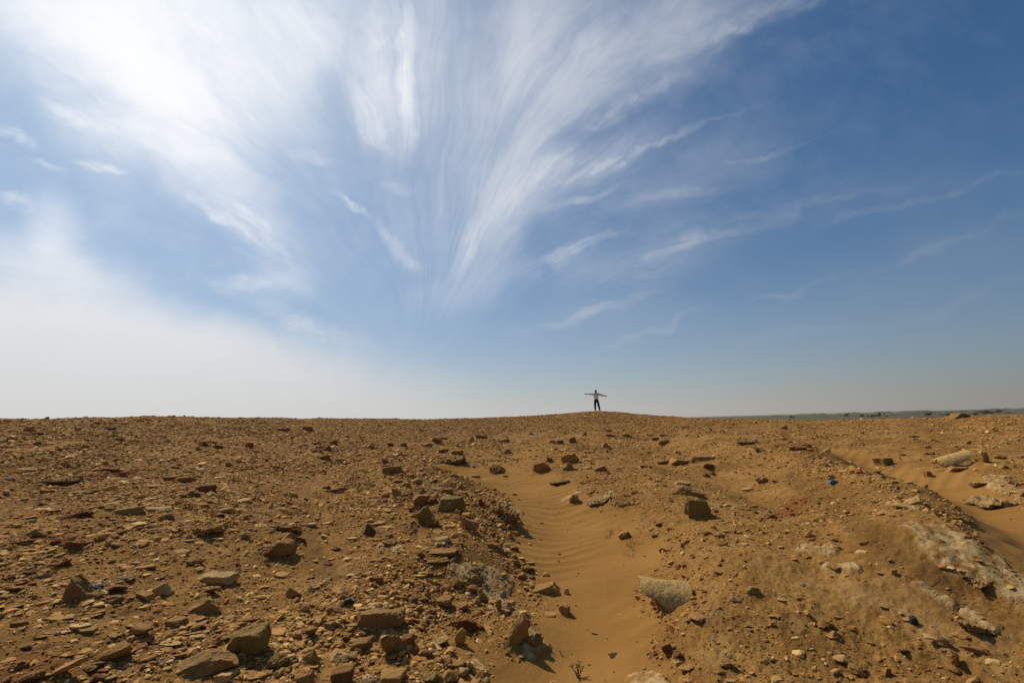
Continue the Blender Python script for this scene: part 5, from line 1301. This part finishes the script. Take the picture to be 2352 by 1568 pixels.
def chip_field(name, sel, lv, label):
    idx = np.nonzero(sel)[0]; N = len(idx); base, Fa = ico(lv); nv = len(base); protos = []
    for q in range(20):
        r_ = np.random.default_rng(300 + q)
        Np = unit(r_.normal(size=(9, 3))); d_ = r_.uniform(.7, 1.05, 9); pr_ = base * plane_radius(base, Np, d_, 20)[:, None]
        pr_ *= 1 + r_.normal(size=(nv, 1)) * .06; protos.append(pr_ / np.abs(pr_).max(0))
    protos = np.array(protos)[rs.integers(0, 20, N)]
    f = flat[idx]; sz = s[idx][:, None] * .5
    sc = np.concatenate([np.ones((N, 1)), rs.uniform(.55, 1, (N, 1)), np.where(f, rs.uniform(.16, .34, N), rs.uniform(.35, .7, N))[:, None]], 1) * sz
    P = protos * sc[:, None, :]
    tx, ty, tz = rs.normal(0, .16, N), rs.normal(0, .16, N), rs.uniform(0, 6.283, N)
    cx, sx, cy, sy, cz, szn = np.cos(tx), np.sin(tx), np.cos(ty), np.sin(ty), np.cos(tz), np.sin(tz)
    X_, Y_, Z_ = P[..., 0], P[..., 1], P[..., 2]
    X_, Y_ = X_ * cz[:, None] - Y_ * szn[:, None], X_ * szn[:, None] + Y_ * cz[:, None]
    Y_, Z_ = Y_ * cx[:, None] - Z_ * sx[:, None], Y_ * sx[:, None] + Z_ * cx[:, None]
    X_, Z_ = X_ * cy[:, None] + Z_ * sy[:, None], -X_ * sy[:, None] + Z_ * cy[:, None]
    V = np.stack([X_ + x[idx][:, None], Y_ + y[idx][:, None], Z_ + (h[idx] + sc[:, 2] * .25)[:, None]], -1).reshape(-1, 3)
    Fall = (Fa[None] + (np.arange(N) * nv)[:, None, None]).reshape(-1, 3)
    pal = np.array([PAL[c][1] for c in SC]); colr = pal[ci[idx]] * rs.uniform(.72, 1.4, (N, 1)) * (1 + .18 * left[idx])[:, None]
    small = (s[idx] < .02)[:, None]; soil = np.array([[.29, .155, .045]]) * rs.uniform(.7, 1.15, (N, 1))
    colr = np.where(small & (rs.uniform(0, 1, (N, 1)) < .55), soil, colr)
    colr = np.concatenate([colr, np.ones((N, 1))], 1); colv = np.repeat(colr, nv, 0)
    me = mesh_np(name, V, Fall, MCHIP, False, {'tint': colv})
    return tag(link(name, me), label, name.replace('_', ' '), None, 'stuff')
MCHIP, t, b = new_mat("loose_stone")
Pq = t.new('ShaderNodeNewGeometry').outputs['Position']
c = t.vm('MULTIPLY', t.attr('tint', 0), t.mix(t.noise(Pq, 60, 5, .6), (.62, .60, .58), (1.35, 1.35, 1.35)))
t.set(b.inputs['Base Color'], c); t.set(b.inputs['Normal'], bump(t, t.noise(Pq, 90, 4, .6), .006, .6))
chip_field('rubble', rest & (pxs >= 5.5), 2, "loose rubble of small stones and sherds strewn over the mound")
chip_field('gravel', rest & (pxs < 5.5), 1, "fine gravel and tiny chips covering the soil of the mound")

# ------------------------------------------------------------- dry plants and straw
def mat_dry():
    m, t, b = new_mat("dry_stem"); P = t.new('ShaderNodeNewGeometry').outputs['Position']
    t.set(b.inputs['Base Color'], t.mix(t.noise(P, 30, 3), (0.09, 0.055, 0.02), (0.26, 0.18, 0.07))); return m
DRY = mat_dry()
def mat_straw():
    m, t, b = new_mat("straw"); P = t.new('ShaderNodeNewGeometry').outputs['Position']
    t.set(b.inputs['Base Color'], t.mix(t.noise(P, 40, 3), (0.26, 0.17, 0.07), (0.42, 0.31, 0.16))); return m
STRAW = mat_straw()
def twig(x, y, hpx, n, seed, spread=.6, k=None):
    r_ = np.random.default_rng(seed); p = hit(x, y, Hg); hh = hpx * p[1] / FV; out = []
    for i in range(n):
        a = r_.uniform(0, 6.28); l = hh * r_.uniform(.5, 1.1); sp = spread * l
        q = [p + (0, 0, -.01), p + np.array([math.cos(a) * sp * .4, math.sin(a) * sp * .4, l * .5]), p + np.array([math.cos(a) * sp, math.sin(a) * sp, l * r_.uniform(.7, 1)])]
        out.append(tube(q, [hh * .045, hh * .035, hh * .02], 4))
        for j in range(3):
            t_ = r_.uniform(.3, 1); b0 = q[1] * (1 - t_) + q[2] * t_; v = r_.normal(size=3) * hh * .13 + np.array([0, 0, hh * .1])
            out.append(tube([b0, b0 + v], [hh * .035, hh * .03], 4))
    return join(out)
for (x_, y_, hp, n_, lab) in ((1328, 1556, 26, 9, "dry brown twiggy weed casting a shadow on the sand at the bottom of the gully"), (1290, 1503, 10, 5, "tiny dry sprig on the sand, nearer the gully's middle of the two small sprigs"), (1264, 1493, 11, 5, "tiny upright dry sprig next to the shadow of the tall tan boulder"), (1101, 1322, 22, 12, "dry yellowish weed growing on the white salt patch")):
    V, Fa = twig(x_, y_, hp, n_, int(x_)); tag(link("dry_weed", mesh_np("dry_weed", V, Fa, DRY)), lab, "weed", "dry weeds")
def tufts(name, areas, mat, lab, seed, straw=False):
    r_ = np.random.default_rng(seed); out = []
    for (x_, y_, w_, h_, n_) in areas:
        for _ in range(n_):
            xx, yy = r_.normal(x_, w_), r_.normal(y_, h_)
            if yy > 1566 or xx > 2400: continue
            p = hit(xx, yy, Hg); hh = r_.uniform(4, 7) * p[1] / FV
            if straw:
                a = r_.uniform(-.9, .5); l = r_.uniform(10, 34) * p[1] / FV; q = p + np.array([math.cos(a) * l, math.sin(a) * l, 0]); q[2] = ground_at(q[0], q[1]) + .01; m_ = (p + q) / 2 + np.array([0, l * .08, l * .12])
                out.append(tube([p + (0, 0, .005), m_, q], [.0004 * p[1]] * 3, 4))
            else:
                for _k in range(6):
                    v = r_.normal(size=3) * (.5, .5, .3) + (0, 0, .8); b0 = p + r_.normal(size=3) * (hh * .8, hh * .8, 0)
                    b0[2] = p[2] - .005
                    out.append(tube([b0, b0 + v * hh * .6, b0 + v * hh + r_.normal(size=3) * hh * .3], [hh * .07, hh * .06, hh * .03], 3))
    tag(link(name, mesh_np(name, *join(out), mat)), lab, name.replace('_', ' '), None, 'stuff')
tufts("dry_scrub", [(818, 1103, 22, 9, 40), (845, 1128, 18, 8, 20), (905, 1062, 26, 4, 10), (1095, 1215, 24, 8, 16), (1450, 1255, 10, 12, 14), (735, 1155, 26, 12, 28), (1050, 1110, 20, 10, 26), (790, 1035, 20, 4, 14), (1340, 1030, 20, 5, 24), (2290, 1300, 30, 14, 30), (1410, 1225, 8, 8, 8), (700, 1185, 18, 10, 14)], DRY, "sparse dry brown scrub growing in thin mats between the stones", 3)
tufts("straw", [(2140, 1350, 38, 12, 16), (2190, 1385, 30, 12, 12), (2130, 1500, 20, 10, 4), (2240, 1410, 20, 10, 4)], STRAW, "pale dry straw scattered on the right slope", 4, True)
for (pts_, lab) in (([(793, 1034), (797, 1041), (806, 1047)], "pale bent stick lying on the left rubble above the scrub"), ([(1049, 1086), (1053, 1090), (1057, 1094)], "short yellow stick on the sand left of the knobbly tan rock"), ([(1570, 1421), (1575, 1427), (1580, 1436)], "pale straw stick above the small pale pebble right of the gully"), ([(683, 1196), (687, 1192), (692, 1188)], "short yellow stick on the bare soil above the crumbly tan mass")):
    q = [hit(a_, b_, Hg) + (0, 0, .012) for a_, b_ in pts_]
    tag(link("stick", mesh_np("stick", *tube(q, [.0012 * q[0][1] * .55] * 3, 5), STRAW)), lab, "stick", "sticks")

# ------------------------------------------------------------- haze
bpy.ops.mesh.primitive_cube_add(size=1); hz = bpy.context.object; hz.name = "haze"; hz.data.name = "haze"
top = 8.0; bot = PLAINZ - 4.2; hz.scale = (34000, 34000, top - bot); hz.location = (0, 0, (top + bot) / 2)
hm = bpy.data.materials.new("haze_air"); hm.use_nodes = True; hm.node_tree.nodes.clear(); t = NT(hm.node_tree)
pv = t.new('ShaderNodeVolumePrincipled'); pv.inputs['Color'].default_value = (.86, .80, .70, 1); pv.inputs['Density'].default_value = 0.00004; pv.inputs['Anisotropy'].default_value = 0.3
o_ = t.new('ShaderNodeOutputMaterial'); t.l.new(pv.outputs[0], o_.inputs['Volume']); hz.data.materials.append(hm)
tag(hz, "thin dusty haze lying over the far plain", "haze", None, 'stuff')
